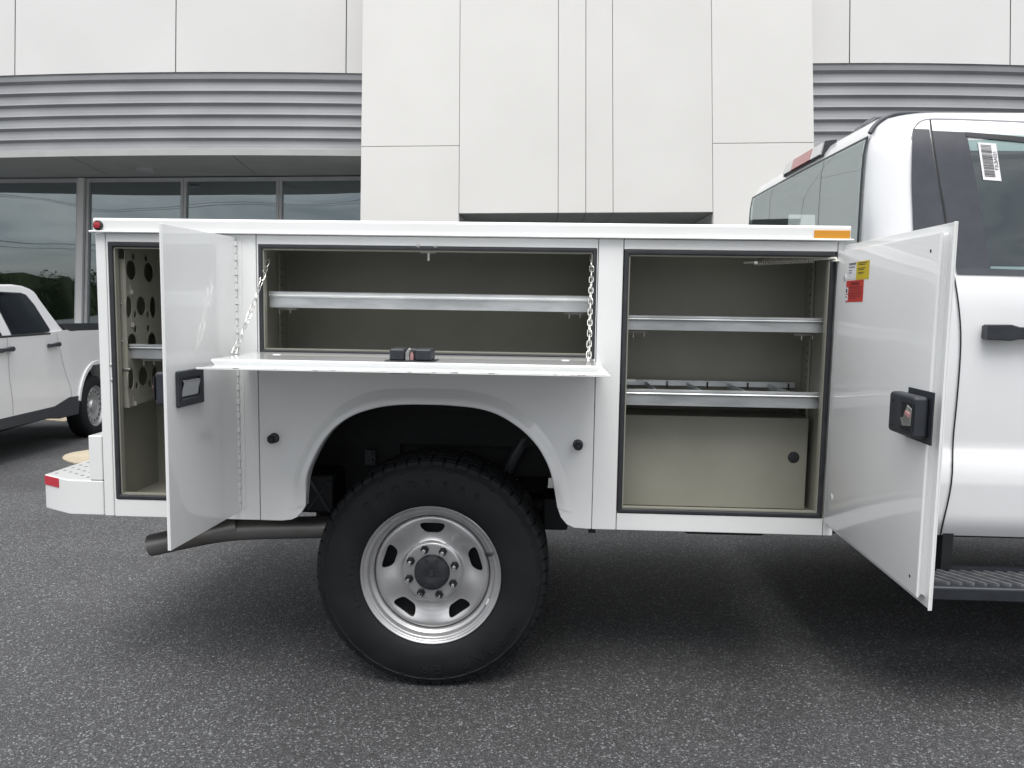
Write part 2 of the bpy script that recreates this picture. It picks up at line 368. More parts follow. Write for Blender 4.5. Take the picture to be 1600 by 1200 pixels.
# wings, gently curved in plan
def yl(x): return 12.0+.017*(x+6.2)**2
def yr(x): return 12.0+.024*(x-3.7)**2 if x > 3.7 else 12.0
ZF = at(273, 112.3, 12).z; ZC = at(273, 242.5, 12).z
def wing(x0, x1, yf, joints, side):
    n = 36; X = [lerp(x0, x1, i/n) for i in range(n+1)]
    # fascia panels
    js2 = sorted([x0]+[j for j in joints if x0 < j < x1]+[x1])
    for a, b in zip(js2, js2[1:]):
        m_ = MB(); k = 8; xa, xb = a+.007, b-.007
        rows = []
        for z, dy in ((ZF, .05), (ZF, 0), (ZT-.6, 0), (ZT-.6, .05)):
            rows.append([(lerp(xa, xb, i/k), yf(lerp(xa, xb, i/k))+dy, z) for i in range(k+1)])
        m_.grid(rows); bb(m_, 'panel', 'panel_grey', smooth=30, tz=ZF)
    m_ = MB(); m_.grid([[(x, yf(x)+.035, z) for x in X] for z in (ZF+.005, ZT-.6)]); bb(m_, 'fascia_core', 'joint_dark')
    m_ = MB(); m_.grid([[(x, yf(x)+dy, z) for x in X] for z, dy in ((ZF-.005, .02), (ZF-.030, .02), (ZF-.030, .015), (ZF-.095, .015), (ZF-.095, .07))])
    bb(m_, 'flashing', 'corrugated_grey', smooth=30)
    # corrugated band
    top = ZF-.10; nrib = 6; bot = ZC+.085; per = (top-bot)/nrib; prof = []
    for r_ in range(nrib):
        z0 = top-r_*per
        prof += [(z0, .004), (z0-.040, .034), (z0-.052, .035), (z0-.100, .031), (z0-.112, .024), (z0-.124, .022), (z0-per+.010, .010), (z0-per+.002, .004)]
    m_ = MB(); m_.grid([[(x, yf(x)+dy, z) for x in X] for z, dy in prof]); bb(m_, 'corrugated_band', 'corrugated_grey', smooth=28)
    sc = MB()
    for r_ in range(nrib):
        x = x0+.4
        while x < x1:
            zz = top-r_*per-.105; sc.lathe([(0, -.006), (.005, -.005), (.0065, 0)], 8, (x, yf(x)+.033, zz)); x += 1.22
    bb(sc, 'screws', 'trim_grey')['kind'] = 'stuff'
    m_ = MB(); m_.grid([[(x, yf(x)+dy, z) for x in X] for z, dy in ((bot+.004, .02), (bot, -.004), (ZC, -.004), (ZC, .04))])
    bb(m_, 'drip_trim', 'soffit', smooth=30)
    return X
WY = 14.1
x_left0, x_left1 = -14.0, xl(3.5)+.0
XL = wing(x_left0, x_left1, yl, [at(p, 112, 12).x for p in (-236, 19, 274, 536)], 0)
XR = wing(xr(3.5), 14.0, yr, [at(p, 112, 12).x for p in (1327, 1590, 1853)], 1)
ZW = at(200, 278.5, WY).z
ZH = at(200, 284.5, WY).z
# soffits in panels with open joints
def soffit(joints, yf, x0, x1):
    js2 = [x0]+[j for j in joints]+[x1]
    for a, b in zip(js2, js2[1:]):
        if isinstance(a, tuple): a0, a1 = a
        else: a0 = a1 = a
        if isinstance(b, tuple): b0, b1 = b
        else: b0 = b1 = b
        m_ = MB(); k = 6; rows = []
        for f_, dz in ((0, 0), (1, 0)):
            rr = []
            for i in range(k+1):
                xf_ = lerp(a0, b0, i/k); xb_ = lerp(a1, b1, i/k)
                x = (xf_, xb_)[f_]; x += .006 if i == 0 else (-.006 if i == k else 0)
                rr.append((x, yf(x)+.041 if f_ == 0 else WY+.1, lerp(ZC+.004, ZW+.02, f_)))
            rows.append(rr)
        m_.grid(rows); bb(m_, 'soffit_panel', 'soffit', smooth=30)
def soffit_joint(p0, p1): return (at(*p0, 12.0).x, at(*p1, WY).x)
soffit([soffit_joint((105, 244), (175, 277)), soffit_joint((360, 244), (402, 277))], yl, -14.0, x_left1)
soffit([5.5, 8.2, 11], yr, xr(3.5), 14.0)
bb(MB().box(-14, 14, 12.5, 14.6, ZC+.12, ZC+.16), 'soffit_core', 'joint_dark')
pl = at(226, 270, 13.2)
bb(MB().add(*(lambda q: (q.v, q.f))(MB().lathe([(0, 0), (.13, 0), (.145, .012), (.145, .03)], 28))), 'tmp', 'soffit') if False else None
dl = MB(); n = 28
ring = [(pl.x+.14*math.cos(2*math.pi*i/n), 13.25+.14*math.sin(2*math.pi*i/n)) for i in range(n)]
zz = lerp(ZC, ZW, .55)
dl.plate(ring, [], zz-.02, zz+.02, axis='z'); bb(dl, 'downlight', 'aluminium', bevel=.006)
# glazing of the left wing
zs0 = ground_z(14)+.25
def window(px0, px1, parent=BL):
    a, b = at(px0, 300, WY).x, at(px1, 300, WY).x; fr = .05
    f_ = MB().plate([(a, zs0), (b, zs0), (b, ZW), (a, ZW)], [[(a+fr, zs0+.08), (a+fr, ZH), (b-fr, ZH), (b-fr, zs0+.08)]], WY-.04, WY+.06)
    o = bb(f_, 'window', 'aluminium', bevel=.004, seg=1, tz=ZH)
    p = bb(MB().box(a+fr-.01, b-fr+.01, WY+.012, WY+.018, zs0+.07, ZH+.01), 'pane', 'shop_glass', parent=o, tz=ZH)
window(-330, 0-2+0-120+0); window(-121, 126.5)
bb(MB().box(at(127, 300, WY).x, at(136.5, 300, WY).x, WY-.10, WY+.05, zs0, ZW), 'pier', 'panel_grey', bevel=.004, seg=1, tz=ZH)
window(137.5, 288.8); window(289.2, 437.6); window(438, 586); window(586.5, 640)
bb(MB().box(-14, x_left1+.6, WY-.06, WY+.25, ground_z(14)-.05, zs0), 'sill_wall', 'panel_grey')
bb(MB().box(xr(3)-.5, 14, WY, WY+.1, ground_z(14), ZW), 'right_wall', 'interior_dark')
bb(MB().box(-14.2, 14.2, WY+4.0, WY+4.1, ground_z(14), ZT-.7), 'back_wall', 'interior_dark')
bb(MB().box(-14.2, 14.2, WY+.3, WY+4.0, ground_z(14), ground_z(14)+.02), 'showroom_floor', 'interior_dark')
bb(MB().box(-14.2, 14.2, WY+.1, WY+4.0, ZW+.06, ZW+.1), 'showroom_ceiling', 'soffit')
bb(MB().box(-14.1, 14.1, 12.8, WY+4.1, ZT-.68, ZT-.6), 'roof', 'panel_grey')

# ================================================================== SERVICE TRUCK
ZO = 1.105
TR = empty('service_truck', TO-EZ*ZO, (0, RAKE, 0), 'white utility service truck with open side compartment doors and single rear wheel', 'truck')
def tb(mb, name, material, parent=None, **k):      # part in side-face coordinates
    if parent is None or parent is TR:
        mb.v = [(x, y, z+ZO) for x, y, z in mb.v]; return mb.build(name, material, TR, **k)
    mb.v = [(x, y, z+ZO) for x, y, z in mb.v]; return mb.build(name, material, parent, **k)
W_ = 1.98; YC = .99
X0, XA, XB, XC, XD, XE, X1 = -1.556, -1.5203, -.998, .158, .2422, .9408, .973
ZLO, ZHI = -.492, .495
OL = (-1.513, -1.080, -.431, .465); OC = (-.991, .1535, .0935, .463); OR_ = (.2435, .9365, -.433, .461)
def rect(a, b, c, d): return [(a, c), (b, c), (b, d), (a, d)]
T = .022; sg = .0012
tb(MB().box(X0, XA-sg, 0, T, ZLO, ZHI), 'rear_post', 'white_paint', bevel=.004)
tb(MB().plate(rect(XA+sg, XB-sg, ZLO, ZHI), [rect(*OL)[::-1]], 0, T), 'rear_compartment_frame', 'white_paint', bevel=.0025)
arch_px = [(475, 792), (477, 763), (478.6, 745), (488.7, 719.5), (505, 688.7), (525, 665), (554, 647), (594, 635.4), (633.7, 632), (695, 633), (746, 637.5), (778.7, 647), (815, 670.5), (840, 696), (858.5, 730), (865.7, 763), (871, 795.6)]
flare_px = [(450, 796), (454, 777), (461.6, 730), (489, 676), (532, 632.5), (568.5, 614), (597.5, 608), (670, 606.4), (728, 609), (779, 620), (815, 641.6), (847.6, 672), (869, 705), (884, 741), (891, 777.5), (897, 802)]
def smooth_path(p, n, it=3):
    q = resample(p, n)
    for _ in range(it): q = [q[0]]+[(q[i-1]+q[i]*2+q[i+1])/4 for i in range(1, n-1)]+[q[-1]]
    return q
Ain = smooth_path([L(*p, -.02) for p in arch_px], 64); Aout = smooth_path([L(*p) for p in flare_px], 64)
xz = lambda p: (p.x, p.z)
low = lambda px, py: xz(L(px, py))
fender = [(XB+sg, ZLO), low(440, 813)]+[low(455, 812.2), low(464, 808), low(471, 801)]+[(p.x, p.z) for p in Ain]+[low(876, 808), low(885, 819), low(898, 825)]+[(XC-sg, ZLO), (XC-sg, ZHI), (XB+sg, ZHI)]
fender[1] = (fender[1][0], ZLO)
tb(MB().plate(fender, [rect(*OC)[::-1]], 0, T), 'fender_panel', 'white_paint', bevel=.0025)
fl = MB(); rows = []
prof = [(0, .03), (0, -.020), (.03, -.026), (.10, -.0285), (.40, -.0265), (.48, -.024), (.60, -.0165), (.8, -.006), (1, -.0006)]
for i in range(64):
    k = i/63; amp = ease(min(1, min(k, 1-k)/.10)); amp = .12+.88*amp
    rows.append([Vector((lerp(Ain[i].x, Aout[i].x, t), (y*amp if y < 0 else y), lerp(Ain[i].z, Aout[i].z, t))) for t, y in prof])
fl.grid(rows); tb(fl, 'wheel_arch_flare', 'white_paint', smooth=30)
tb(MB().box(XC+sg, XD-sg, 0, T, ZLO, ZHI), 'centre_post', 'white_paint', bevel=.0025)
tb(MB().box(XD+sg, XE-sg, 0, T, OR_[3], ZHI), 'header_panel', 'white_paint', bevel=.0025)
tb(MB().box(XD+sg, XE-sg, 0, T, ZLO, OR_[2]), 'sill_panel', 'white_paint', bevel=.0025)
tb(MB().box(XE+sg, X1, 0, T, ZLO, ZHI), 'front_post', 'white_paint', bevel=.0025)
# top rail with drip flange
tb(MB().plate([(0, .4952), (-.021, .4952), (-.022, .499), (-.020, .5022), (-.010, .5035), (-.010, .538), (-.004, .545), (.42, .545), (.42, .52), (.0, .52)], [], X0, X1+.003, axis='x'), 'top_rail', 'white_paint', bevel=.0025)
tb(MB().plate([(-.010, .4952), (-.021, .4952), (-.022, .499), (-.020, .5022), (-.010, .5022)], [], X0-.010, X1+.010, axis='x'), 'drip_flange', 'white_paint', bevel=.0015)
# lamps on the rail
p = L(153.5, 352, -.012)
q = tb(MB().lathe([(0, -.016), (.011, -.014), (.0125, -.004), (.0125, 0)], 24, (p.x, -.0105, p.z)), 'marker_lamp', 'red_lens', smooth=40)
tag(q, 'small round red marker lamp'); tb(MB().lathe([(.0122, -.004), (.0135, -.010), (.0165, -.006), (.0165, 0)], 24, (p.x, -.0105, p.z)), 'grommet', 'rubber', parent=q, smooth=40)
a, b = L(1272.5, 359.5, -.012), L(1328, 373.5, -.012)
tag(tb(MB().box(a.x, b.x, -.0135, -.0102, b.z, a.z), 'reflector', 'amber_lens', bevel=.001), 'amber rectangular side reflector')
# compartment liners
DEP = .36
def liner(x0, x1, z0, z1, name):
    t = .004; mb = MB()
    mb.box(x0, x1, DEP, DEP+t, z0, z1)
    mb.box(x0-t, x0, T+.001, DEP+t, z0-t, z1+t); mb.box(x1, x1+t, T+.001, DEP+t, z0-t, z1+t)
    mb.box(x0, x1, T+.001, DEP, z0-t, z0); mb.box(x0, x1, T+.001, DEP, z1, z1+t)
    return tb(mb, name, 'liner')
lr = liner(-1.538, -1.062, -.447, .485, 'rear_compartment_liner')
lc = liner(-1.010, .172, .074, .485, 'centre_compartment_liner')
lf = liner(.222, .953, -.45, .485, 'front_compartment_liner')
def seal(o, name='door_seal', w=.016, y0=-.003, y1=.028):
    a, b, c, d = o; e = .0006; a += e; b -= e; c += e; d -= e
    mb = MB().plate(rect(a, b, c, d), [rect(a+w, b-w, c+w, d-w)[::-1]], y0, y1)
    s_ = tb(mb, name, 'rubber', bevel=.005, seg=3)
    t = .0035; w2 = w+.001
    tb(MB().plate(rect(a+w2-.0009, b-w2+.0009, c+w2-.0009, d-w2+.0009), [rect(a+w2+t, b-w2-t, c+w2+t, d-w2-t)[::-1]], .006, .0285), 'seal_flange', 'liner', parent=s_)
seal(OL); seal(OC, w=.0125); seal(OR_)
# galvanised shelves: rolled top edge over a plain front lip
def shelf(x0, x1, zt, zb, y0=.055, y1=.35, name='shelf', parent=None):
    h = zt-zb; pr = [(y0+.004, zb), (y0+.002, zb+h*.62), (y0-.004, zb+h*.66), (y0-.007, zb+h*.74), (y0-.004, zb+h*.80), (y0-.006, zb+h*.86), (y0-.006, zb+h*.96), (y0-.002, zt), (y0+.008, zt), (y0+.010, zb+h*.5), (y1, zb+h*.5), (y1, zb+h*.5-.002), (y0+.012, zb+h*.5-.003), (y0+.012, zb)]
    return tb(MB().plate(pr, [], x0, x1, axis='x'), name, 'galvanised', smooth=25)
def zat(px, py, y): return L(px, py, y).z
s1 = shelf(L(421, 470, .055).x, .145, zat(670, 458.5, .05), zat(670, 484, .05))
s2 = shelf(L(978.5, 500, .055).x, L(1288.5, 505, .055).x, zat(1130, 494.5, .05), zat(1130, 517.5, .05))
s3 = shelf(L(975.5, 615, .055).x, L(1281.5, 620, .055).x, zat(1130, 610.5, .05), zat(1130, 636, .05))
s4 = shelf(L(198, 550, .06).x, -1.068, zat(228, 538, .055), zat(228, 560.5, .055), y0=.06)
for s_, x0, x1, z in ((s1, -.97, .14, zat(670, 486, .06)), (s2, .26, .93, zat(1130, 521, .06)), (s4, -1.46, -1.09, zat(228, 563, .06))):   # brackets
    for x in (x0+.01, x1-.09):
        b_ = MB().box(x, x+.07, .09, .094, z-.004, z+.003); b_.tube([(x+.018, .066, z-.004), (x+.018, .066, z-.018)], .003, 8); b_.tube([(x+.055, .066, z-.004), (x+.055, .066, z-.015)], .0025, 8)
        tb(b_, 'shelf_bracket', 'exhaust_steel', parent=s_)
# divider tray behind the lower shelf's lip
z3 = zat(1130, 610.5, .05); x0, x1 = s3.data.vertices[0].co.x, .93
xa = L(975.5, 615, .055).x
tb(MB().box(xa, xa+.66, .325, .330, z3-.012, z3+.008), 'tray_back', 'galvanised', parent=s3)
for i, x in enumerate((.012, .105, .185, .26, .335, .41, .485, .56, .635)):
    if i % 2: tb(MB().obox((xa+x, .19, z3-.010), (.0012, 0, 0), (0, .132, 0), (0, 0, .012)), 'divider', 'galvanised', parent=s3)
    else: tb(MB().box(xa+x-.002, xa+x+.002, .315, .324, z3-.02, z3+.004), 'divider_clip', 'under_black', parent=s3)
# shelf standards (slotted uprights) inside the compartments
def standard(x0, x1, y0, y1, z0, z1, par):
    o = tb(MB().box(x0, x1, y0, y1, z0, z1), 'upright', 'liner', parent=par, bevel=.002)
    sl = MB(); z = z0+.03
    while z < z1-.03: sl.box(min(x0, x1)-.0008, max(x0, x1)+.0008, (y0+y1)/2-.003, (y0+y1)/2+.003, z, z+.008); z += .03
    tb(sl, 'slots', 'under_black', parent=par)['kind'] = 'stuff'
standard(.944, .952, .25, .28, -.40, .45, lf); standard(.944, .952, .07, .10, -.40, .45, lf)
standard(-1.0095, -1.002, .25, .29, .09, .45, lc); standard(.164, .1715, .25, .29, .09, .45, lc)
# lower back panel and grommets in the front compartment
lp = tb(MB().box(.226, .931, .17, .3595, -.446, zat(1130, 651, .17)), 'lower_back_panel', 'liner', parent=lf, bevel=.003)
p = L(1240, 714.5, .169); tb(MB().lathe([(0, -.004), (.013, -.004), (.0195, -.0025), (.0205, 0)], 28, (p.x, .1698, p.z)), 'grommet', 'rubber', parent=lf, smooth=35)
for lx, ly, par in ((.85, .10, lf), (-1.27, .16, lr)):
    n = 20; ring = [(lx+.022*math.cos(2*math.pi*i/n), ly+.022*math.sin(2*math.pi*i/n)) for i in range(n)]
    tb(MB().plate(ring, [], -.4498 if par is lf else -.4468, -.444, axis='z'), 'drain_plug', 'rubber', parent=par)
# rear compartment: perforated rack plate on its rear wall, step box
hp = []
def ell(cy, cz, ry, rz, n=22): return [(cy+ry*math.cos(2*math.pi*i/n), cz+rz*math.sin(2*math.pi*i/n)) for i in range(n)]
PX = -1.478
def rk(px, py):      # pixel on the plate's plane x = PX
    lo, hi = -.3, .9
    for _ in range(45):
        mi = (lo+hi)/2
        if L(px, py, mi).x > PX: lo = mi
        else: hi = mi
    return L(px, py, lo)
holes = []
for (x, y, rw, rh) in ((204.5, 422, 8, 15.5), (232, 425.5, 7.5, 15.5), (200.8, 479.5, 5, 17), (220.3, 478, 7.4, 15), (238.5, 480, 5, 16.5), (210.6, 491.5, 2.4, 5.4), (230.6, 491.5, 2.4, 5.4), (211, 514, 2.4, 5.6), (231.5, 513, 2.4, 5.6), (206, 536, 7.5, 15), (237.5, 535, 7, 15.5), (204, 592, 5, 17), (223.3, 588, 7.4, 15), (242, 587, 5, 15), (213.5, 603, 2.4, 5.4), (234, 599.5, 2.4, 5.4), (207.5, 400.5, 2.5, 5), (227.5, 403.5, 2.5, 5)):
    c = rk(x, y); ry = abs(rk(x+rw, y).y-rk(x-rw, y).y)/2; rz = abs(rk(x, y+rh).z-rk(x, y-rh).z)/2
    holes.append(ell(c.y, c.z, min(ry, rz*1.15), rz)[::-1])
pt = rk(194, 386); pb = rk(198, 630)
rp = tb(MB().plate([(pt.y, -.11), (.352, -.09), (.352, .47), (pt.y, .47)], holes, PX-.0015, PX+.0015, axis='x'), 'perforated_rack', 'liner')
tb(MB().box(-1.537, PX-.002, pt.y, pt.y+.004, -.11, .41), 'rack_flange', 'liner', parent=rp)
for z in (.305, .19, -.09):
    for y in (.07, .325): tb(MB().box(PX+.001, PX+.004, y, y+.009, z-.016, z+.016).box(PX+.004, PX+.012, y, y+.003, z-.016, z), 'rack_tab', 'liner', parent=rp)
tb(MB().box(-1.40, -1.065, .30, .3595, -.4465, zat(240, 663, .30)), 'step_box', 'liner', parent=lr, bevel=.004)
p = L(224, 655, .33); tb(MB().lathe([(0, -.012), (.012, -.012), (.016, -.006), (.022, 0)], 20, (p.x, p.y, p.z)), 'grommet', 'exhaust_steel', parent=lr, smooth=40)
# rivets on the rear post, striker bolt
rv = []
for (x, y) in ((173.5, 570), (174.5, 593.5)):
    p = L(x, y); rv.append(tb(MB().lathe([(0, -.004), (.003, -.0036), (.0052, -.001), (.0055, 0)], 14, (p.x, .0, p.z)), 'rivet', 'zinc', smooth=40))
for (x, y) in ((186.5, 475), (188, 534)):
    p = L(x, y, .033); tb(MB().lathe([(0, -.003), (.003, -.0026), (.0045, 0)], 12, (p.x, pt.y-.0005, p.z)), 'rivet', 'zinc', parent=rp, smooth=40)
def striker(px, py, y, horiz=True):
    p = L(px, py, y)
    if horiz: mb = MB().box(p.x-.028, p.x+.028, y, y+.05, p.z+.004, p.z+.008).tube([(p.x, y+.012, p.z+.006), (p.x, y+.012, p.z-.022)], .005, 10)
    else: mb = MB().box(p.x-.006, p.x-.002, y-.002, y+.035, p.z-.03, p.z+.03).tube([(p.x-.004, y+.01, p.z), (p.x+.036, y+.01, p.z)], .0045, 10)
    tb(mb, 'striker', 'zinc', smooth=40)
striker(669, 397, .03); striker(186, 577, .032, False)
p = L(653.5, 386, 0)
for dx in (-.029, .029):
    c = L(667, 385.5, 0); tb(MB().lathe([(0, -.004), (.005, -.0035), (.007, 0)], 12, (c.x+dx, -.0002, c.z+.002)), 'rivet', 'zinc', smooth=40)
p = L(987, 594.5, .05); tb(MB().box(OR_[0]+.018, p.x+.012, .04, .07, p.z-.003, p.z+.004), 'striker', 'zinc')
# fuel-style rubber bumpers on the fender
for (x, y) in ((424, 686.5), (903.5, 697)):
    p = L(x, y, -.03)
    tb(MB().lathe([(.0, -.034), (.006, -.034), (.008, -.030), (.012, -.033), (.0155, -.030), (.0165, -.02), (.0150, -.004), (.018, 0)], 24, (p.x, 0, p.z)), 'rubber_bumper', 'rubber', smooth=40)

# ---- compartment doors
def door(hinge_x, wdt, z0, z1, ang, name, inset=.03):
    d = MB().box(.002, wdt, -.0035, 0, z0, z1)
    d.box(wdt-.003, wdt, -.010, -.0036, z0, z1)
    o = d.build(name, 'white_paint', TR, bevel=.0012, loc=(hinge_x, -.004, ZO), rot=(0, 0, R(ang)))
    i_ = MB(); t = .027; x0, x1, a, b = .014, wdt-inset, z0+.022, z1-.022; c = .006
    for k_, (f_, dy) in enumerate(((0, -.0036), (0, -.012), (c, -.016), (c, -.022), (c*2.2, -t))): pass
    rows = []
    for f_, dy in ((.001, -.0036), (.006, -.008), (.007, -.013), (.003, -.018), (.0, -.022), (.001, -.0255), (.005, -t)):
        rows.append([(x0+f_*.4, dy, a+f_), (x1-f_, dy, a+f_), (x1-f_, dy, b-f_), (x0+f_*.4, dy, b-f_)])
    i_.grid(rows, close=True); nn = len(i_.v); i_.f.append((nn-4, nn-3, nn-2, nn-1))
    pan = i_.build('inner_panel', 'white_paint', o, smooth=22)
    return o, pan
ZD0, ZD1 = -.462, .482
dR, panR = door(.963, .748, ZD0, ZD1, -90.84, 'front_compartment_door')
dL, panL = door(-1.067, .456, ZD0+.0, ZD1+.003, -93.77, 'rear_compartment_door')
tag(dR, 'tall white door swung open showing its inner panel and warning stickers'); tag(dL, 'narrow tall white door swung open showing outer face with paddle latch')
def hinge(parent, x, z0, z1, y, par_is_truck=True):
    mb = MB(); z = z0; k = 0
    while z < z1:
        zz_ = min(z+.0245, z1); mb.tube([(x, y, z+ZO), (x, y, zz_-.0032+ZO)], .0068 if k % 2 else .0046, 10); z = zz_; k += 1
    mb.box(x+.004, x+.020, y+.0052, y+.0075, z0+ZO, z1+ZO)
    mb.build('piano_hinge', 'white_paint', TR, smooth=40)
hinge(TR, -1.0668, ZD0+.012, ZD1-.008, -.0078); hinge(TR, .9635, ZD0+.012, ZD1-.008, -.0078)
# outer paddle latch on the rear door (its local x runs hinge -> free edge)
def on_door(px, py, o_x, ang, yoff=0):
    d = Vector((math.cos(R(ang)), math.sin(R(ang)), 0)); nrm = Vector((-d.y, d.x, 0)); h = Vector((o_x, -.004, 0))
    r_ = ray(px, py); r = Vector((r_.dot(EX), r_.y, r_.dot(EZ))); c = to_l(CAM)
    t = (h+nrm*yoff-c).dot(nrm)/r.dot(nrm); q = c+r*t
    return (q-h).dot(d), q.z
A, B = on_door(273.5, 606, -1.067, -93.77), on_door(314, 605, -1.067, -93.77)
zt_, zb_ = on_door(294, 577, -1.067, -93.77)[1], on_door(294, 633, -1.067, -93.77)[1]
bez = MB().plate(rect(B[0], A[0], zb_, zt_), [rect(B[0]+.022, A[0]-.020, zb_+.024, zt_-.024)[::-1]], .0004, .012)
bez = bez.build('latch_bezel', 'black_plastic', dL, bevel=.005, seg=3)
MB().box(B[0]+.0215, A[0]-.0195, .0004, .0035, zb_+.0235, zt_-.0235).build('latch_dish', 'trim_grey', bez)
MB().plate([(zb_+.030, .0040), (zb_+.030, .006), (zb_+.05, .0085), (zt_-.036, .0150), (zt_-.030, .012), (zt_-.030, .0040)], [], B[0]+.030, A[0]-.027, axis='x').build('paddle', 'chrome', bez, bevel=.002)
for v in bez.children[1].data.vertices: v.co = Vector((v.co.x, v.co.z, v.co.y)) if False else v.co
def swap_yz(o):
    for v in o.data.vertices: v.co = Vector((v.co.x, v.co.z, v.co.y))
    o.data.flip_normals()
swap_yz(bez.children[1])
# latch cases on the inside faces
def latch_case(o, cx, cz, w=.115, h=.145, face=-.0275, fix=None):
    b_ = MB().box(cx-w*.45, cx+w*.62, face-.004, face-.0002, cz-h*.62, cz+h*.62).build('latch_plate', 'black_plastic', o, bevel=.001)
    c_ = MB().box(cx-w*.62, cx+w*.5, face-.042, face-.0042, cz-h*.5, cz+h*.5).build('latch_case', 'black_plastic', b_, bevel=.010, seg=3)
    for dx in (-.40, .02):
        for dz in (-.30, .30):
            s_ = MB().lathe([(0, -.0012), (.0035, -.0012), (.0045, 0)], 10, (cx+w*dx, face-.0425, cz+h*dz)); s_.build('screw', 'under_black', b_)
    MB().plate([(cx+w*.02, cz-.006), (cx+w*.12, cz-.026), (cx+w*.48, cz-.020), (cx+w*.50, cz+.022), (cx+w*.30, cz+.030), (cx+w*.22, cz+.012), (cx+w*.14, cz-.004)], [], face-.047, face-.043).build('rotary_catch', 'zinc', b_, bevel=.002)
    MB().plate([(cx+w*.24, cz+.006), (cx+w*.46, cz+.0), (cx+w*.46, cz+.010), (cx+w*.28, cz+.015)], [], face-.050, face-.0472).build('catch_dog', 'latch_red', b_, bevel=.001)
    MB().box(cx+w*.06, cx+w*.51, face-.046, face-.0424, cz-.034, cz+.036).build('catch_slot', 'under_black', b_)
u, v = on_door(1421, 648, .963, -90.84, -.05); latch_case(dR, u, v, .132, .104)
u2 = A[0]-.052; latch_case(dL, u2, (zt_+zb_)/2, .085, .10)
# door edge plugs, screws
for px, py in ((1321, 434), (1299.5, 777)):
    u, v = on_door(px, py, .963, -90.84, -.027); MB().lathe([(0, -.002), (.010, -.0018), (.0125, 0)], 18, (u, -.0272, v)).build('plug', 'white_paint', dR, smooth=40)
for px, py in ((1454.5, 392), (1421.5, 900)):
    u, v = on_door(px, py, .963, -90.84, -.027); MB().lathe([(0, -.0006), (.004, -.0006), (.0042, 0)], 10, (u, -.0272, v)).build('drain_hole', 'under_black', dR)
# stickers
def sticker(o, p_tl, p_br, material, lines, head=None, headmat='ink', side=False, face=-.0272):
    u0, z1_ = on_door(*p_tl, .963, -90.84, face); u1, z0_ = on_door(*p_br, .963, -90.84, face)
    a, b = min(u0, u1), max(u0, u1)
    s_ = MB().box(a, b, face-.0006, face-.0001, z0_, z1_).build('sticker', material, o)
    rnd = random.Random(3); mb = MB(); H_ = z1_-z0_; Wd = b-a
    for f0, f1, wd in lines:
        mb.box(a+Wd*.16, a+Wd*(.16+.76*wd), face-.0009, face-.0007, z1_-H_*f1, z1_-H_*f0)
    if mb.v: mb.build('print', 'ink_grey' if material == 'sticker_white' else 'ink', s_)
    if head:
        txt, sz, fx, fz, mt_ = head
        me = text_mesh(txt, sz, .0001); me.materials.append(MATS[mt_])
        t_ = bpy.data.objects.new('print', me); COL.objects.link(t_); t_.parent = s_
        t_.location = (a+Wd*fx, face-.0010, z0_+H_*fz); t_.rotation_euler = (R(90), 0, 0)
        for v_ in me.vertices: pass
    return s_, a, b, z0_, z1_
sticker(dR, (1325.5, 411), (1337.5, 435), 'sticker_white', [(.03, .17, 1.05), (.26, .33, .9), (.45, .5, .5), (.6, .66, .45)], None)
sticker(dR, (1339, 409), (1357.5, 435.5), 'sticker_yellow', [(.08, .12, .9), (.17, .21, .7), (.36, .4, .75), (.45, .49, .6), (.6, .64, .65), (.68, .71, .5), (.82, .92, .0)], None)
sw = sticker(dR, (1323, 439), (1348, 471.5), 'sticker_red', [(.30, .325, 1.0), (.38, .395, .9), (.45, .465, 1.0), (.52, .535, .95), (.60, .625, 1.02), (.68, .695, .9), (.75, .765, .95), (.82, .835, .6)], ('WARNING', .0155, .52, .84, 'ink'))
s_, a, b, z0_, z1_ = sw
MB().box(a+.001, a+(b-a)*.13, -.0287, -.02795, z0_+.004, z0_+(z1_-z0_)*.34).box(a+.001, a+(b-a)*.13, -.0287, -.02795, z0_+(z1_-z0_)*.39, z0_+(z1_-z0_)*.68).build('pictogram_panel', 'sticker_white', s_)
MB().box(a+.003, a+(b-a)*.10, -.0290, -.0288, z0_+(z1_-z0_)*.44, z0_+(z1_-z0_)*.62).box(a+.003, a+(b-a)*.08, -.0290, -.0288, z0_+(z1_-z0_)*.20, z0_+(z1_-z0_)*.27).build('pictogram', 'ink', s_)

# drop-down centre door (level, held by chains)
cdm = MB().box(-1.031, .179, -.412, -.002, .0700, .0735)
cdm.box(-1.031, .179, -.412, -.409, .0736, .0765)
dC = tb(cdm, 'drop_down_door', 'white_paint', bevel=.0012); tag(dC, 'long white door folded down level on two chains')
i_ = MB(); rows = []
for f_, z in ((.001, .0737), (.007, .078), (.008, .083), (.004, .089), (.0, .094), (.001, .0978), (.005, .0995)):
    rows.append([(-.998+f_, -.384+f_, z), (.146-f_, -.384+f_, z), (.146-f_, -.016, z), (-.998+f_, -.016, z)])
i_.grid(rows, close=True); nn = len(i_.v); i_.f.append((nn-4, nn-3, nn-2, nn-1))
pC = tb(i_, 'inner_panel', 'white_paint', parent=dC, smooth=22)
pC.location = (0, 0, -ZO) if False else (0, 0, 0)
c0 = L_z(639, 566, .0997); cx_, cy_ = c0.x, -.345
lt = tb(MB().box(cx_-.075, cx_+.072, cy_-.02, cy_+.085, .0997, .1025), 'latch_plate', 'black_plastic', parent=dC, bevel=.001)
tb(MB().box(cx_-.062, cx_-.018, cy_-.012, cy_+.075, .1026, .137).box(cx_+.014, cx_+.062, cy_-.012, cy_+.075, .1026, .137).box(cx_-.018, cx_+.014, cy_+.03, cy_+.075, .1026, .136), 'latch_case', 'black_plastic', parent=dC, bevel=.006, seg=3)
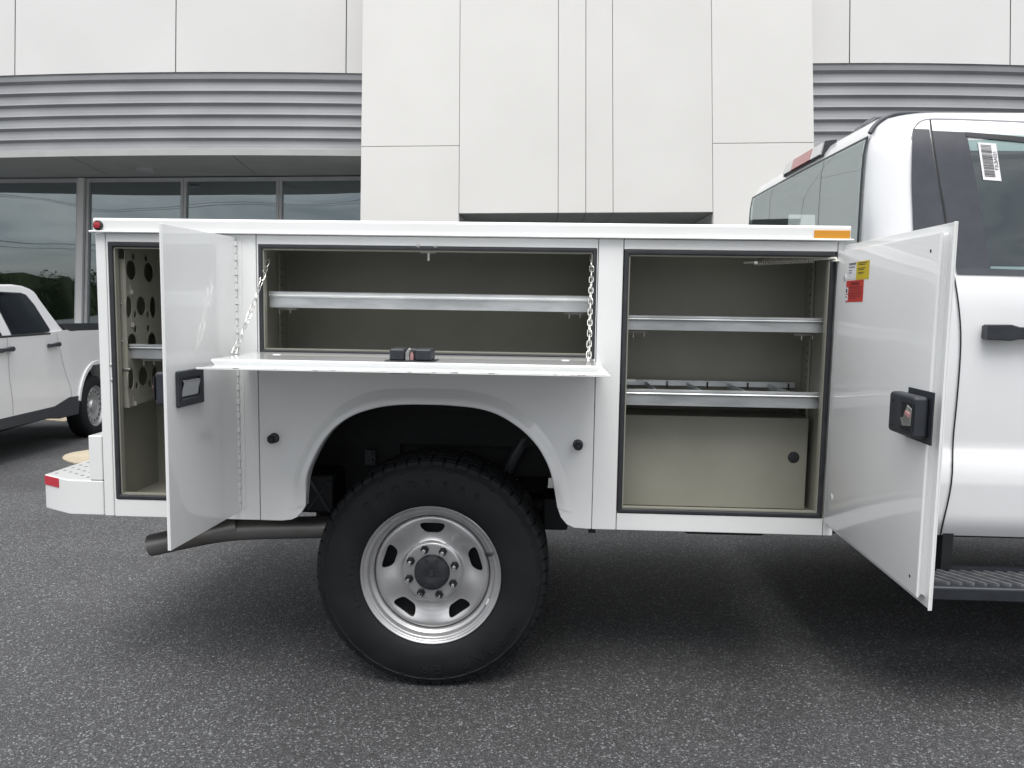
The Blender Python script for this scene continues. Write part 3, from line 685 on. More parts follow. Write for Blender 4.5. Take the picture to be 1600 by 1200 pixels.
tb(MB().plate([(cx_-.016, .1026), (cx_-.003, .1026), (cx_-.005, .122), (cx_+.001, .136), (cx_-.004, .141), (cx_-.016, .126)], [], cy_-.004, cy_+.012), 'rotary_catch', 'zinc', parent=dC, bevel=.002)
tb(MB().plate([(cx_-.002, .1028), (cx_+.008, .1028), (cx_+.008, .118), (cx_+.003, .130), (cx_-.003, .122)], [], cy_+.0, cy_+.010), 'catch_dog', 'latch_red', parent=dC, bevel=.002)
tb(MB().box(cx_-.06, cx_+.06, cy_-.02, cy_+.06, .064, .0698), 'latch_bezel', 'black_plastic', parent=dC, bevel=.004)
for px, py in ((432.5, 554), (883.5, 563)):
    q = L_z(px, py, .0998); n = 18
    tb(MB().plate([(q.x+.013*math.cos(2*math.pi*i/n), q.y+.013*math.sin(2*math.pi*i/n)) for i in range(n)], [], .0994, .1012, axis='z'), 'plug', 'sticker_white', parent=dC, bevel=.0008)
rnd = random.Random(2); sc_m = MB()
for px in (368, 430, 492, 520, 640, 678, 706, 712, 768, 868, 880, 895, 905, 912):
    p_ = L(px, 580.5, -.413); w__ = rnd.uniform(.002, .009); sc_m.box(p_.x-w__, p_.x+w__, -.4124, -.4119, .0738, .0738+rnd.uniform(.0008, .0022))
tb(sc_m, 'paint_chips', 'exhaust_steel', parent=dC)['kind'] = 'stuff'
# chains
lk_me = None
def link_mesh():
    pth = []; a, b = .0155, .0068
    for i in range(16):
        q = 2*math.pi*i/16; x = math.cos(q)*b; z = math.sin(q)*b
        pth.append((x, 0, z+(a-b if z > 0 else -(a-b)) if abs(z) > 1e-6 else z))
    return MB().tube(pth, .0016, 6, closed=True)
def chain(p0, p1, name='door_chain'):
    global lk_me
    p0, p1 = Vector(p0), Vector(p1); d = p1-p0; n = max(2, int(round(d.length/.0255)))
    mb = MB().tube([p0+Vector((0, .01, .006)), p0], .003, 8).lathe([(0, -.004), (.008, -.002), (.008, .003)], 10, (p1.x, p1.y, p1.z-.004))
    mb.tube([p1+Vector((0, 0, -.012)), p1+Vector((0, 0, .006))], .0042, 8)
    o = tb(mb, name, 'zinc', smooth=40)
    if lk_me is None:
        l0 = link_mesh().build('chain_link', 'zinc', o, smooth=60); lk_me = l0.data; bpy.data.objects.remove(l0)
    dq = d.normalized(); rot = dq.to_track_quat('Z', 'Y')
    for i in range(n):
        l_ = bpy.data.objects.new('chain_link', lk_me); COL.objects.link(l_); l_.parent = o
        t = (i+.5)/n; pos = p0.lerp(p1, t); pos.z -= .012*4*t*(1-t); pos.z += ZO; l_.location = pos
        l_.rotation_euler = (rot @ Matrix.Rotation(R(90 if i % 2 else 0)+.35*math.sin(i*2.1), 3, 'Z').to_quaternion()).to_euler()
q = L_z(365, 552, .103); chain(L(419.5, 406, .035), (q.x, max(q.y, -.375), .103))
q = L_z(919.5, 567, .106); chain(L(925, 399, .03), (q.x, max(q.y, -.375), .106))
# spring stay for the front door
a, b = L(1163, 410, .17), L(1303, 403.5, .0)
rod = tb(MB().tube([a, a.lerp(b, .93), b+Vector((.003, -.012, -.001)), b+Vector((.006, -.016, -.012))], .0048, 10), 'door_stay', 'plated', smooth=50)
sp = []; s0, s1_ = a.lerp(b, .17), a.lerp(b, .80); n = 24; dv = (s1_-s0); u_ = dv.normalized(); e1 = u_.cross(Vector((0, 0, 1))).normalized(); e2 = u_.cross(e1)
for i in range(n*10+1):
    q = 2*math.pi*i/10; sp.append(s0+dv*(i/(n*10))+(e1*math.cos(q)+e2*math.sin(q))*.0105)
tb(MB().tube(sp, .0024, 6), 'spring', 'plated', parent=rod, smooth=60)
nu = a.lerp(b, .15); tb(MB().tube([nu-u_*.006, nu+u_*.006], .013, 8), 'nut', 'zinc', parent=rod)
q = b+Vector((.008, -.020, -.008)); tb(MB().box(q.x-.018, q.x+.012, q.y-.012, q.y+.012, q.z-.004, q.z-.0005).box(q.x+.009, q.x+.012, q.y-.012, q.y+.012, q.z-.035, q.z+.02), 'stay_bracket', 'white_paint', parent=rod, bevel=.001)

# ---- rest of the service body
bs = MB().box(X0+.001, X1-.001, W_-T, W_, ZLO, ZHI); tb(bs, 'far_side_panel', 'white_paint', bevel=.004)
tb(MB().box(X0, X1, W_-.40, W_+.01, .495, .545), 'far_top_rail', 'white_paint', bevel=.004)
tb(MB().box(X0+.004, X1-.004, W_-.40, W_-.385, -.10, .495), 'far_cargo_wall', 'white_paint')
tb(MB().box(X0+.004, X1-.004, .385, .40, -.10, .519), 'near_cargo_wall', 'white_paint')
tb(MB().box(X0+.002, X1-.002, .401, W_-.401, -.14, -.10), 'cargo_floor', 'under_black')
tb(MB().box(X0, X0+.03, .401, W_-.401, -.10, .40), 'tailgate', 'white_paint', bevel=.006)
tb(MB().box(X1-.03, X1, .401, W_-.401, -.10, .50), 'bulkhead', 'white_paint', bevel=.006)
tb(MB().box(X0+.0, X0+.006, T+.001, .384, ZLO+.002, .494), 'rear_wall', 'white_paint', bevel=.002)
tb(MB().box(X1-.006, X1-.0, T+.001, .384, ZLO+.002, .494), 'front_wall', 'white_paint', bevel=.002)
# step bumper
pl_ = [(X0-.003, 0.001), (-1.681, 0.001), (-1.822, .082), (-1.822, W_-.082), (-1.681, W_), (X0-.003, W_)]
stp = tb(MB().plate(pl_, [], -.491, -.366, axis='z'), 'step_bumper', 'white_paint', bevel=.005)
tag(stp, 'white step bumper with grip dimples and red reflective tape')
tb(MB().box(-1.607, X0-.003, .001, W_, -.3655, -.206), 'step_riser', 'white_paint', parent=stp, bevel=.004)
gm = None
for i in range(5):
    for j in range(16):
        if gm is None:
            g0 = tb(MB().lathe([(0, 0), (.004, 0), (.0046, .0012), (.007, .0002)], 10), 'grip_hole', 'ink_grey', parent=stp); gm = g0.data; 
            for v_ in gm.vertices: v_.co = Vector((v_.co.x, v_.co.z-ZO, v_.co.y))
            bpy.data.objects.remove(g0)
        x = -1.64-.037*i; y = .05+.05*j+(.025 if i % 2 else 0)
        if x < -1.70 and y < .10: continue
        o = bpy.data.objects.new('grip_dimple', gm); COL.objects.link(o); o.parent = stp; o.location = (x, y, -.3656+ZO)
dvec = Vector((-1.822+1.681, .081, 0)).normalized(); nrm = Vector((-dvec.y, dvec.x, 0)); nrm = -nrm if nrm.y > 0 else nrm
c = Vector((-1.822, .082, 0))-dvec*.050
tb(MB().obox((c.x+nrm.x*.001, c.y+nrm.y*.001, -.386), dvec*.046, nrm*.0012, (0, 0, .0165)), 'reflective_tape', 'red_tape', parent=stp)
# exhaust
ex = [L(236, 852, .26), L(300, 838, .27), L(345, 829, .28), L(395, 825.5, .29), L(505, 823.5, .30), L(560, 822, .32)]
exs = smooth_path(ex, 24, 4)
mb = MB().tube(exs, .0425, 24, caps=False)
d = (exs[0]-exs[1]).normalized()
mb.tube([exs[0], exs[0]+d*.002, exs[0]-d*.001, exs[0]-d*.35], [.0425, .0415, .0402, .0395], 24, caps=False)
tb(mb, 'exhaust_pipe', 'exhaust_steel', smooth=40)
# chassis seen through the wheel arch and underneath
tb(MB().box(-1.5, 3.6, .56, .62, -.44, -.26), 'frame_rail', 'under_black', bevel=.008)
tb(MB().box(-1.5, 3.6, 1.36, 1.42, -.44, -.26), 'frame_rail', 'under_black', bevel=.008)
for x in (-1.35, -.9, -.1, .6, 1.5): tb(MB().box(x, x+.07, .621, 1.359, -.42, -.30), 'crossmember', 'under_black')
wl = MB().box(-.96, .12, .0225, .56, .03, .04).box(-.96, .12, .50, .51, -.30, .03).box(-.965, -.955, .0225, .50, -.30, .03).box(.115, .125, .0225, .50, -.30, .03)
tb(wl, 'wheel_house', 'under_black')
WX, WZ = -.405, -.6905
tb(MB().tube([(WX, .33, WZ), (WX, 1.65, WZ)], .05, 16), 'axle_tube', 'under_black', smooth=40)
tb(MB().lathe([(0, -.18), (.10, -.16), (.17, -.05), (.18, .05), (.10, .17), (0, .18)], 24, (WX, .99, WZ)), 'differential', 'under_black', smooth=50)
for i in range(4):
    for yy in (.44, 1.46):
        mb = MB(); l_ = .74-.12*i
        pts = [(WX+l_*(-1+2*k/12), yy, WZ+.11-.018*i+.10*((-1+2*k/12)*l_/.74)**2) for k in range(13)]
        mb.grid([[(x, y+dy, z+dz) for x, y, z in pts] for dy, dz in ((-.035, 0), (.035, 0), (.035, -.014), (-.035, -.014), (-.035, 0))]); tb(mb, 'leaf_spring', 'under_black')
tb(MB().tube([(WX+.10, .50, WZ+.02), (WX+.34, .53, -.22)], .028, 12), 'shock_absorber', 'trim_grey', smooth=40)
tb(MB().box(L(848, 800, .4).x, L(887, 800, .4).x, .37, .56, zat(870, 828, .38), zat(870, 778, .38)), 'spring_hanger', 'under_black', bevel=.01)
tb(MB().box(-1.46, L(520, 770, .32).x, .33, .55, zat(490, 803, .32), zat(490, 742, .32)), 'tank_guard', 'under_black', bevel=.012)
ca, cb = L(484, 750, .327), L(516, 800, .327); cc, ce = L(482, 797, .327), L(515, 752, .327)
tb(MB().tube([ca, cb], .006, 6).tube([cc, ce], .006, 6), 'guard_ribs', 'trim_grey')
p = L(580, 714, .50); tb(MB().box(p.x-.022, p.x+.02, .485, .499, p.z-.03, p.z+.03).tube([(p.x+.005, .47, p.z+.015), (p.x+.005, .486, p.z+.015)], .009, 8).tube([(p.x+.005, .47, p.z-.012), (p.x+.005, .486, p.z-.012)], .009, 8), 'cable_bracket', 'trim_grey')
tb(MB().box(.15, .175, .03, .05, zat(930, 833, .03), ZLO-.002), 'body_clip', 'under_black')
tb(MB().box(.50, .78, .12, .40, -.535, ZLO-.001), 'drain_tray', 'under_black', bevel=.01)

tb(MB().box(-.952, -.60, .515, .545, -.62, -.10), 'gap_blocker', 'under_black')  # added dark sheet, hides a bright gap behind the wheel arch
tb(MB().box(1.1, 2.2, .80, 1.18, -.72, -.42), 'gearbox_occluder', 'under_black', bevel=.05, seg=3)  # unseen bulk put in to block light reaching under the cab
tb(MB().tube([(-.3, .99, WZ+.02), (1.1, .99, -.58)], .05, 12), 'drive_shaft_occluder', 'under_black', smooth=40)  # added with the drivetrain bulk to deepen shade under the truck
tb(MB().box(1.2, 2.5, 1.44, 1.82, -.80, -.49), 'fuel_tank_occluder', 'under_black', bevel=.04, seg=3)  # unseen, added to keep far-side light off the ground below
tb(MB().box(1.235, 2.6, 1.95, 2.12, -.652, -.607), 'far_board_occluder', 'black_plastic', bevel=.004)  # unseen, added to occlude light coming in from the far side
# ---- wheels
def wheel(name, parent, c, flip=False):
    w = MB()
    Rt = .4185
    pr = [(.246, .062), (.256, .048), (.272, .040), (.300, .033), (.335, .034), (.362, .041), (.381, .0500), (.3835, .0485), (.3865, .0488), (.389, .052), (.402, .061), (.409, .071), (.4115, .09), (.412, .12), (.4125, .18), (.412, .24), (.409, .288), (.402, .298), (.36, .318), (.30, .326), (.25, .30)]
    ty = MB().lathe(pr, 128)
    # hub mesh is the wheel part itself (barrel); tyre, disc, nuts are its sub-parts
    bar = MB().lathe([(.2475, .060), (.2520, .052), (.2525, .047), (.2500, .0445), (.2455, .046), (.2425, .051), (.2395, .0545), (.2360, .0555), (.2315, .056), (.2280, .060), (.2260, .067), (.2255, .075), (.2230, .079), (.2175, .081), (.2120, .085), (.2095, .095), (.2085, .125), (.2085, .28), (.246, .295)], 96)
    o = bar.build(name, 'wheel_silver', parent, smooth=50, loc=c)
    ty.build('tyre', 'tyre_rubber', o, smooth=35)
    # tread: shoulder lugs, side lugs and rib
    tr = MB(); n = 58
    for i in range(n):
        q = 2*math.pi*i/n
        er = Vector((math.cos(q), 0, math.sin(q))); et = Vector((-math.sin(q), 0, math.cos(q)))
        k = i % 2
        for y0, y1, r0, r1, wd, sk in ((.066, .112, .398, Rt, .0192, .003), (.119, .155, .405, Rt+.0005, .0195, -.006), (.162, .20, .405, Rt+.0008, .0195, .006), (.207, .243, .405, Rt+.0005, .0195, -.006), (.25, .296, .398, Rt, .0192, .003)):
            cq = er*((r0+r1)/2)+Vector((0, (y0+y1)/2, 0))+et*(sk+(.003 if k else -.003))
            a_ = et*wd; b_ = Vector((0, (y1-y0)/2, 0))+et*sk; r_ = er*((r1-r0)/2)
            if y0 == .066:      # shoulder lug, chamfered down the sidewall
                L0 = (.0545 if k else .058)
                vs = []
                for s_ in (-1, 1):
                    t_ = et*(wd*s_)
                    vs += [er*.402+Vector((0, y1, 0))+t_, er*Rt+Vector((0, y1, 0))+t_, er*(Rt-.001)+Vector((0, .078, 0))+t_*.96, er*(Rt-.010)+Vector((0, .063, 0))+t_*.92, er*(.3945 if k else .399)+Vector((0, L0, 0))+t_*.86, er*.392+Vector((0, .064, 0))+t_*.86]
                tr.add(vs, [(0, 1, 2, 3, 4, 5), (11, 10, 9, 8, 7, 6)]+[(j, (j+1) % 6, 6+(j+1) % 6, 6+j) for j in range(6)])
            else: tr.obox(cq, a_, b_, r_)
        # small moulded steps at the buttress line
        t0 = er*.3775; tr.obox(t0+Vector((0, .0475, 0)), et*.008, (0, .0011, 0), er*.0032) if k else None
    tr.build('tread', 'tyre_rubber', o)
    # moulded lettering
    def ring_text(s_, r_, ang0, step, size):
        for i, ch in enumerate(s_):
            me = text_mesh(ch, size, .0016); me.materials.append(MATS['tyre_rubber'])
            t_ = bpy.data.objects.new('letter', me); COL.objects.link(t_); t_.parent = o
            q = R(ang0)-R(step)*i
            er = Vector((math.cos(q), 0, math.sin(q)))
            yb = -interp([(r, -y) for r, y in pr[:7]], r_)
            up_ = er; rt_ = Vector((math.sin(q), 0, -math.cos(q))); nm = Vector((0, -1, 0))
            mm = Matrix((rt_, up_, nm)).transposed().to_4x4(); mm.translation = er*r_+Vector((0, yb-.0004, 0)); t_.matrix_local = mm
    ring_text('WRANGLER', .338, -33, 8.6, .047); ring_text('GOODYEAR', .334, 132, 10.2, .040)
    ring_text('275/70R18', .282, 205, 5.0, .017)
    # pressed steel disc with five slots
    base = [(.2085, .100), (.2065, .092), (.2030, .086), (.1980, .083), (.1900, .0835), (.180, .087), (.165, .093), (.150, .098), (.135, .1010), (.122, .1015), (.114, .0995), (.109, .0945), (.1050, .0905), (.100, .0895), (.06, .0895)]
    def fn(r, q):
        if r < .108 or r > .200: return 0
        k = math.sin(math.pi*(r-.108)/(.200-.108))
        return -.013*k*(math.cos(5*(q-R(90-36)))*.5+.5)**1.2+.007*k
    prof = []
    bp_ = resample([(r, y, 0) for r, y in base], 44)
    prof = [(p_.x, p_.y) for p_ in bp_]; prof += [(p_.x, p_.y+.006) for p_ in reversed(bp_)]
    dsk = MB().lathe(prof, 140, closed=True, fn=fn).build('wheel_disc', 'wheel_silver', o, smooth=32)
    cu = MB()
    for k in range(5):
        q = R(90+72*k); er = Vector((math.cos(q), 0, math.sin(q))); et = Vector((-math.sin(q), 0, math.cos(q)))
        # rounded trapezoid, wide side outward
        base_p = [(-.043, .0195), (0, .0195), (.043, .0195), (.044, .004), (.026, -.0185), (0, -.0185), (-.026, -.0185), (-.044, .004)]
        ring = [Vector(p_) for p_ in base_p]
        for _ in range(2):      # corner cutting
            m_ = len(ring); ring = [q_ for k_ in range(m_) for q_ in (ring[k_].lerp(ring[(k_+1) % m_], .25), ring[k_].lerp(ring[(k_+1) % m_], .75))]
        pts = [er*(.1605+p_.y*1.05)+et*p_.x*1.02 for p_ in ring]; nn = len(pts)
        cu.add([p_+Vector((0, .04, 0)) for p_ in pts]+[p_+Vector((0, .16, 0)) for p_ in pts], [tuple(range(nn)), tuple(range(2*nn-1, nn-1, -1))]+[(i, (i+1) % nn, nn+(i+1) % nn, nn+i) for i in range(nn)])
    cobj = cu.build('cutter', 'wheel_silver', o); cut(dsk, cobj)
    MB().lathe([(.0, .16), (.2085, .16)], 40).build('brake_rotor', 'under_black', o)
    # hub cap
    hc = MB().lathe([(0, .066), (.010, .066), (.012, .070), (.022, .0695), (.030, .066), (.045, .0665), (.056, .069), (.062, .074), (.0645, .0895)], 48)
    hcap = hc.build('hub_cap', 'rubber', o, smooth=35)
    bo = MB()
    for k in range(8):
        q = R(22.5+45*k); bo.lathe([(0, -.0035), (.006, -.003), (.0075, 0)], 12, (.049*math.cos(q), .0680, .049*math.sin(q)))
    for s_ in (-1, 1): bo.obox((s_*.024, .0665, 0), (.010, 0, 0), (0, .0025, 0), (0, 0, .005))
    bo.build('cap_studs', 'rubber', o, smooth=40)
    nut = None
    for k in range(8):
        q = R(18+45*k); pc = Vector((.0865*math.cos(q), 0, .0865*math.sin(q)))
        if nut is None:
            mb = MB().lathe([(.0155, .0893), (.0155, .084), (.0125, .082), (.0115, .082), (.0115, .0680), (.0095, .065), (.0075, .0645), (0, .0645)], 6)
            no = mb.build('lug_nut', 'under_black', o); nut = no.data
            st = MB().lathe([(0, .044), (.0060, .044), (.0074, .046), (.0074, .0660)], 12).build('wheel_stud', 'chrome', o, smooth=40); stm = st.data
        else:
            no = bpy.data.objects.new('lug_nut', nut); COL.objects.link(no); no.parent = o
            st = bpy.data.objects.new('wheel_stud', stm); COL.objects.link(st); st.parent = o
        no.location = pc; st.location = pc
    q = R(20); rv_ = .2235; MB().tube([(rv_*.93*math.cos(q), .088, rv_*.93*math.sin(q)), (rv_*.99*math.cos(q), .062, rv_*.99*math.sin(q)), (rv_*1.04*math.cos(q+.02), .046, rv_*1.04*math.sin(q+.02))], [.0045, .0042, .0052], 10).build('valve_stem', 'rubber', o, smooth=50)
    q = R(-25); e_ = Vector((math.cos(q), 0, math.sin(q))); t_ = Vector((-math.sin(q), 0, math.cos(q)))
    MB().obox(e_*.2265+Vector((0, .0645, 0)), t_*.011, Vector((0, .0012, 0))+e_*.0, e_*.0045).build('balance_tag', 'sticker_white', o)
    q = R(112)
    wt = MB(); rows = []
    for dr, yy in ((.2455, .0448), (.2385, .0535), (.2350, .0545), (.2350, .0565)):
        rows.append([(dr*math.cos(R(a_)), yy-.0018, dr*math.sin(R(a_))) for a_ in range(104, 127, 2)])
    wt.grid(rows).build('balance_weight', 'galvanised', o, smooth=50)
    return o
WH = wheel('wheel', TR, (WX, 0, WZ+ZO))
def copy_tree(o, parent):
    c = o.copy(); COL.objects.link(c); c.parent = parent
    for ch in o.children: copy_tree(ch, c)
    return c
for (x, y, r_) in ((WX, W_, 180), (3.18, .0, 0), (3.18, W_, 180)):
    c = copy_tree(WH, TR); c.location = (x, y, WZ+ZO+(.044 if x > 0 else 0)); c.rotation_euler = (0, 0, R(r_))

# ---- cab
CB = empty('cab', (0, 0, 0)); CB.parent = TR
HW = [(-.48, .985), (-.45, 1.005), (-.415, 1.020), (-.395, 1.021), (-.30, 1.036), (-.285, 1.0365), (-.215, 1.030), (-.188, 1.016), (-.172, 1.012), (-.15, 1.014), (.05, 1.024), (.28, 1.024), (.36, 1.017), (.395, 1.003), (.42, .996), (.60, .962), (.80, .928), (.85, .914), (.90, .886), (.93, .848), (.955, .785), (.975, .69), (.990, .50), (1.0, .28), (1.005, .10)]
XR0 = [(-.48, 1.078), (.70, 1.078), (.80, 1.080), (.85, 1.084), (.90, 1.098), (.93, 1.118), (.955, 1.155), (.975, 1.22), (.990, 1.34), (1.0, 1.48), (1.005, 1.62)]
XR1 = [(-.48, 2.62), (.36, 2.72), (.42, 2.72), (.60, 2.52), (.80, 2.28), (.85, 2.21), (.90, 2.15), (.93, 2.10), (.955, 2.03), (.975, 1.95), (.990, 1.88), (1.0, 1.82), (1.005, 1.75)]
hwf = lambda z: interp(HW, z)
def rearx(y, z): return interp(XR0, z)+.010*((y-YC)/.9)**2
zrows = sorted(set([z for z, _ in HW]+[.48, .54, .66, .72, .76, .865, .88, .915, .943]))
side_x = [1.33, 1.45, 1.6, 1.8, 2.0, 2.1]; rear_y = [.235, .47, .72, .99, 1.26, 1.51, 1.745]
def outline(z):
    h = hwf(z); x0, x1 = interp(XR0, z), interp(XR1, z); rc = min(.125, h*.5, (x1-x0)*.3)
    yn, yf = YC-h, YC+h; P = []; NC = 7
    ce = rearx(yn+rc, z)
    sx = [min(max(x, ce+rc+.001*(i+1)), x1-rc-.01*(7-i)) for i, x in enumerate(side_x)]
    ry = [min(max(y, yn+rc+.001*(i+1)), yf-rc-.001*(7-i)) for i, y in enumerate(rear_y)]
    # near rear corner -> near side forward -> front -> far side -> rear back to start
    for i in range(NC+1):
        q = math.pi/2*i/NC; P.append((ce+rc-rc*math.cos(q), yn+rc-rc*math.sin(q)))
    P += [(x, yn) for x in sx]
    for i in range(NC+1):
        q = math.pi/2*i/NC; P.append((x1-rc+rc*math.sin(q), yn+rc-rc*math.cos(q)))
    for i in range(NC+1):
        q = math.pi/2*i/NC; P.append((x1-rc+rc*math.cos(q), yf-rc+rc*math.sin(q)))
    P += [(x, yf) for x in reversed(sx)]
    for i in range(NC+1):
        q = math.pi/2*i/NC; P.append((ce+rc-rc*math.sin(q), yf-rc+rc*math.cos(q)))
    P += [(rearx(y, z), y) for y in reversed(ry)]
    return [(x, y, z) for x, y in P]
rows = [outline(z) for z in zrows]; n = len(rows[0]); cabm = MB()
vs = [p for r_ in rows for p in r_]; fs = []
iw0, iw1 = zrows.index(.42), zrows.index(.80); ir1 = zrows.index(.865)
for i in range(len(rows)-1):
    for j in range(n):
        sidewin = 8 <= j < 13 and iw0 <= i < iw1
        farwin = 8+6+16 <= j < 8+6+16+5 and iw0 <= i < iw1
        rearwin = 8+6+16+6+8 <= j < n-1 and iw0 <= i < ir1
        wind = 14+4 <= j < 14+12 and iw0 <= i < iw1
        if sidewin or farwin or rearwin: continue
        fs.append((i*n+j, i*n+(j+1) % n, (i+1)*n+(j+1) % n, (i+1)*n+j))
k = len(rows)-1; fs.append(tuple(range(k*n, k*n+n)))
cabm.add(vs, fs)
shell = tb(cabm, 'cab_shell', 'cab_paint', parent=CB, smooth=32)
tb(MB().box(1.14, 2.6, .02, 1.96, -.47, -.44), 'cab_floor', 'under_black', parent=CB)
tb(MB().box(1.16, 2.62, .09, .11, -.44, .40).box(1.16, 2.62, 1.87, 1.89, -.44, .40).box(1.15, 1.17, .11, 1.87, -.44, .40), 'cab_lining', 'dash_dark', parent=CB)
hl = MB(); hl.grid([[(x, y, .93-.06*((y-YC)/.8)**2) for x in (1.24, 1.6, 2.05)] for y in (.22, .5, .99, 1.48, 1.76)]); tb(hl, 'headlining', 'soffit', parent=CB, smooth=60)
for yy in (.50, 1.48):
    tb(MB().plate([(1.30, -.30), (1.44, -.30), (1.36, .42), (1.24, .44)], [], yy-.25, yy+.25), 'seat_back', 'seat_cloth', parent=CB, bevel=.04, seg=3)
    tb(MB().plate([(1.245, .47), (1.34, .47), (1.33, .64), (1.26, .64)], [], yy-.13, yy+.13), 'headrest', 'seat_cloth', parent=CB, bevel=.03, seg=3)
tb(MB().plate([(1.25, -.30), (1.41, -.30), (1.34, .36), (1.24, .38)], [], .78, 1.2), 'seat_back', 'seat_cloth', parent=CB, bevel=.03, seg=3)
tb(MB().box(2.35, 2.6, .12, 1.86, .1, .40), 'dashboard', 'dash_dark', parent=CB, bevel=.05, seg=3)
# rear glass with ceramic border
def rgl(y0, y1, z0, z1, off, nm, material, k=18, par=CB):
    mb = MB(); mb.grid([[(rearx(lerp(y0, y1, i/k), lerp(z0, z1, j/8))-off, lerp(y0, y1, i/k), lerp(z0, z1, j/8)) for i in range(k+1)] for j in range(9)])
    return tb(mb, nm, material, parent=par, smooth=60)
rg = rgl(.195, 1.785, .36, .872, .006, 'rear_window', 'cab_glass')
rgl(.195, 1.785, .866, .874, .0075, 'window_border', 'rubber', par=CB)
rgl(.192, .212, .36, .874, .0075, 'window_border', 'rubber', par=CB, k=2)
rgl(1.768, 1.788, .36, .874, .0075, 'window_border', 'rubber', par=CB, k=2)
for yy in (.62, 1.36): rgl(yy, yy+.003, .36, .868, .0072, 'slider_seam', 'under_black', k=1)
# roof ditch moulding, brake lamp, roof marker
rm = []
for z in (.80, .83, .85, .87, .885, .90, .915, .928, .938): rm.append((interp(XR0, z)+.055*(1-(z-.8)*3), YC-hwf(z)+.045+(z-.8)*.28, z+.004))
rs = lambda x, y: None
def roof_pt(x, d):     # roof-edge point at x: walk up the shell until its half-width leaves room
    return (x, YC-hwf(.90)-.0, .9)
tb(MB().tube(smooth_path([(1.092, .185, .880), (1.104, .190, .902), (1.128, .195, .926), (1.175, .200, .947), (1.25, .21, .954), (1.4, .25, .958)], 30, 2), .008, 8), 'roof_moulding', 'trim_grey', parent=CB, smooth=60)
bl = MB(); zz0, zz1 = .872, .905
def bar(y0, y1, o0, o1, z0, z1, nm, material, k=6, **kw):
    mb = MB(); R_ = []
    for i in range(k+1):
        y = lerp(y0, y1, i/k); xb = rearx(y, .92)
        R_.append([(xb-o1, y, z0), (xb-o1+.012, y, z1), (xb+.03, y, z1+.006), (xb+.03, y, z0-.006)])
    mb.grid(R_, close=True); mb.f += [(0, 1, 2, 3), tuple(range(4*k+3, 4*k-1, -1))]
    return tb(mb, nm, material, parent=CB, smooth=30)
bar(.66, 1.20, 0, .024, .892, .950, 'lamp_housing', 'rubber'); bar(.675, .80, 0, .031, .899, .946, 'cargo_lamp', 'clear_lens'); bar(1.06, 1.185, 0, .031, .899, .946, 'cargo_lamp', 'clear_lens')
tag(bar(.80, 1.06, 0, .032, .899, .946, 'brake_lamp', 'red_lens'), 'red centre section of the high brake lamp')
q = L(1362, 184, .55); tb(MB().plate([(q.x-.055, q.z-.055), (q.x+.10, q.z-.07), (q.x+.10, q.z+.004), (q.x+.0, q.z+.0), (q.x-.040, q.z-.030)], [], .52, .62), 'roof_lamp', 'trim_grey', parent=CB, bevel=.012, seg=3)
# side trims laid on the cab skin
def SK(px, py, off):
    y = 0.0
    for _ in range(8): p_ = L(px, py, y); y = YC-hwf(p_.z)-off
    p_ = L(px, py, y); return p_
def strip(lp_, rp_, off, nm, material, k=14, par=CB, thick=.0, cols=3):
    a_ = resample([(x, y, 0) for x, y in lp_], k); b_ = resample([(x, y, 0) for x, y in rp_], k)
    mb = MB(); mb.grid([[SK(lerp(a_[i].x, b_[i].x, j/cols), lerp(a_[i].y, b_[i].y, j/cols), off) for j in range(cols+1)] for i in range(k)])
    return tb(mb, nm, material, parent=par, smooth=50)
def seam(pts, wd=1.5, off=.0022, nm='door_seam', material='under_black'):
    q = smooth_path([(x, y, 0) for x, y in pts], 40, 2); rows = []
    for i in range(40):
        t_ = (q[min(i+1, 39)]-q[max(i-1, 0)]).normalized(); nr = Vector((-t_.y, t_.x, 0))*wd
        rows.append([SK(q[i].x+nr.x*s_, q[i].y+nr.y*s_, off) for s_ in (-1, 1)])
    mb = MB().grid(rows); return tb(mb, nm, material, parent=CB)
strip([(1426, 201), (1424, 280), (1427, 362), (1428, 425)], [(1452, 202), (1462, 265), (1479, 352), (1492, 425)], .004, 'quarter_trim', 'trim_grey')
strip([(1455.5, 204), (1466, 270), (1482, 352), (1495, 424)], [(1510, 206.5), (1524, 275), (1536, 350), (1548, 419)], .005, 'door_frame_trim', 'trim_grey')
strip([(1508, 206), (1560, 210), (1620, 216), (1700, 224)], [(1510, 213), (1560, 218), (1620, 224), (1700, 233)], .005, 'window_channel', 'rubber', k=10, cols=2)
strip([(1494, 419), (1545, 419.5), (1620, 422), (1720, 427)], [(1496, 428), (1547, 429), (1620, 431), (1720, 436)], .006, 'belt_seal', 'trim_grey', k=10, cols=2)
strip([(1505, 207), (1528, 310), (1545, 421)], [(1900, 225), (1900, 320), (1900, 430)], .0015, 'side_window', 'cab_glass', k=12, cols=8)
seam([(1453.5, 187), (1457, 215), (1467, 280), (1479, 350), (1488, 415), (1497, 465), (1502, 520), (1500, 570), (1494, 640), (1488, 695), (1489, 740), (1484, 775), (1476, 805), (1469, 838)], 1.3, .0055)
seam([(1425, 215), (1426, 203), (1430, 194), (1437, 188), (1447, 185.2), (1500, 186), (1600, 190), (1720, 196)], 1.0, .0025, 'roof_seam', 'ink_grey')
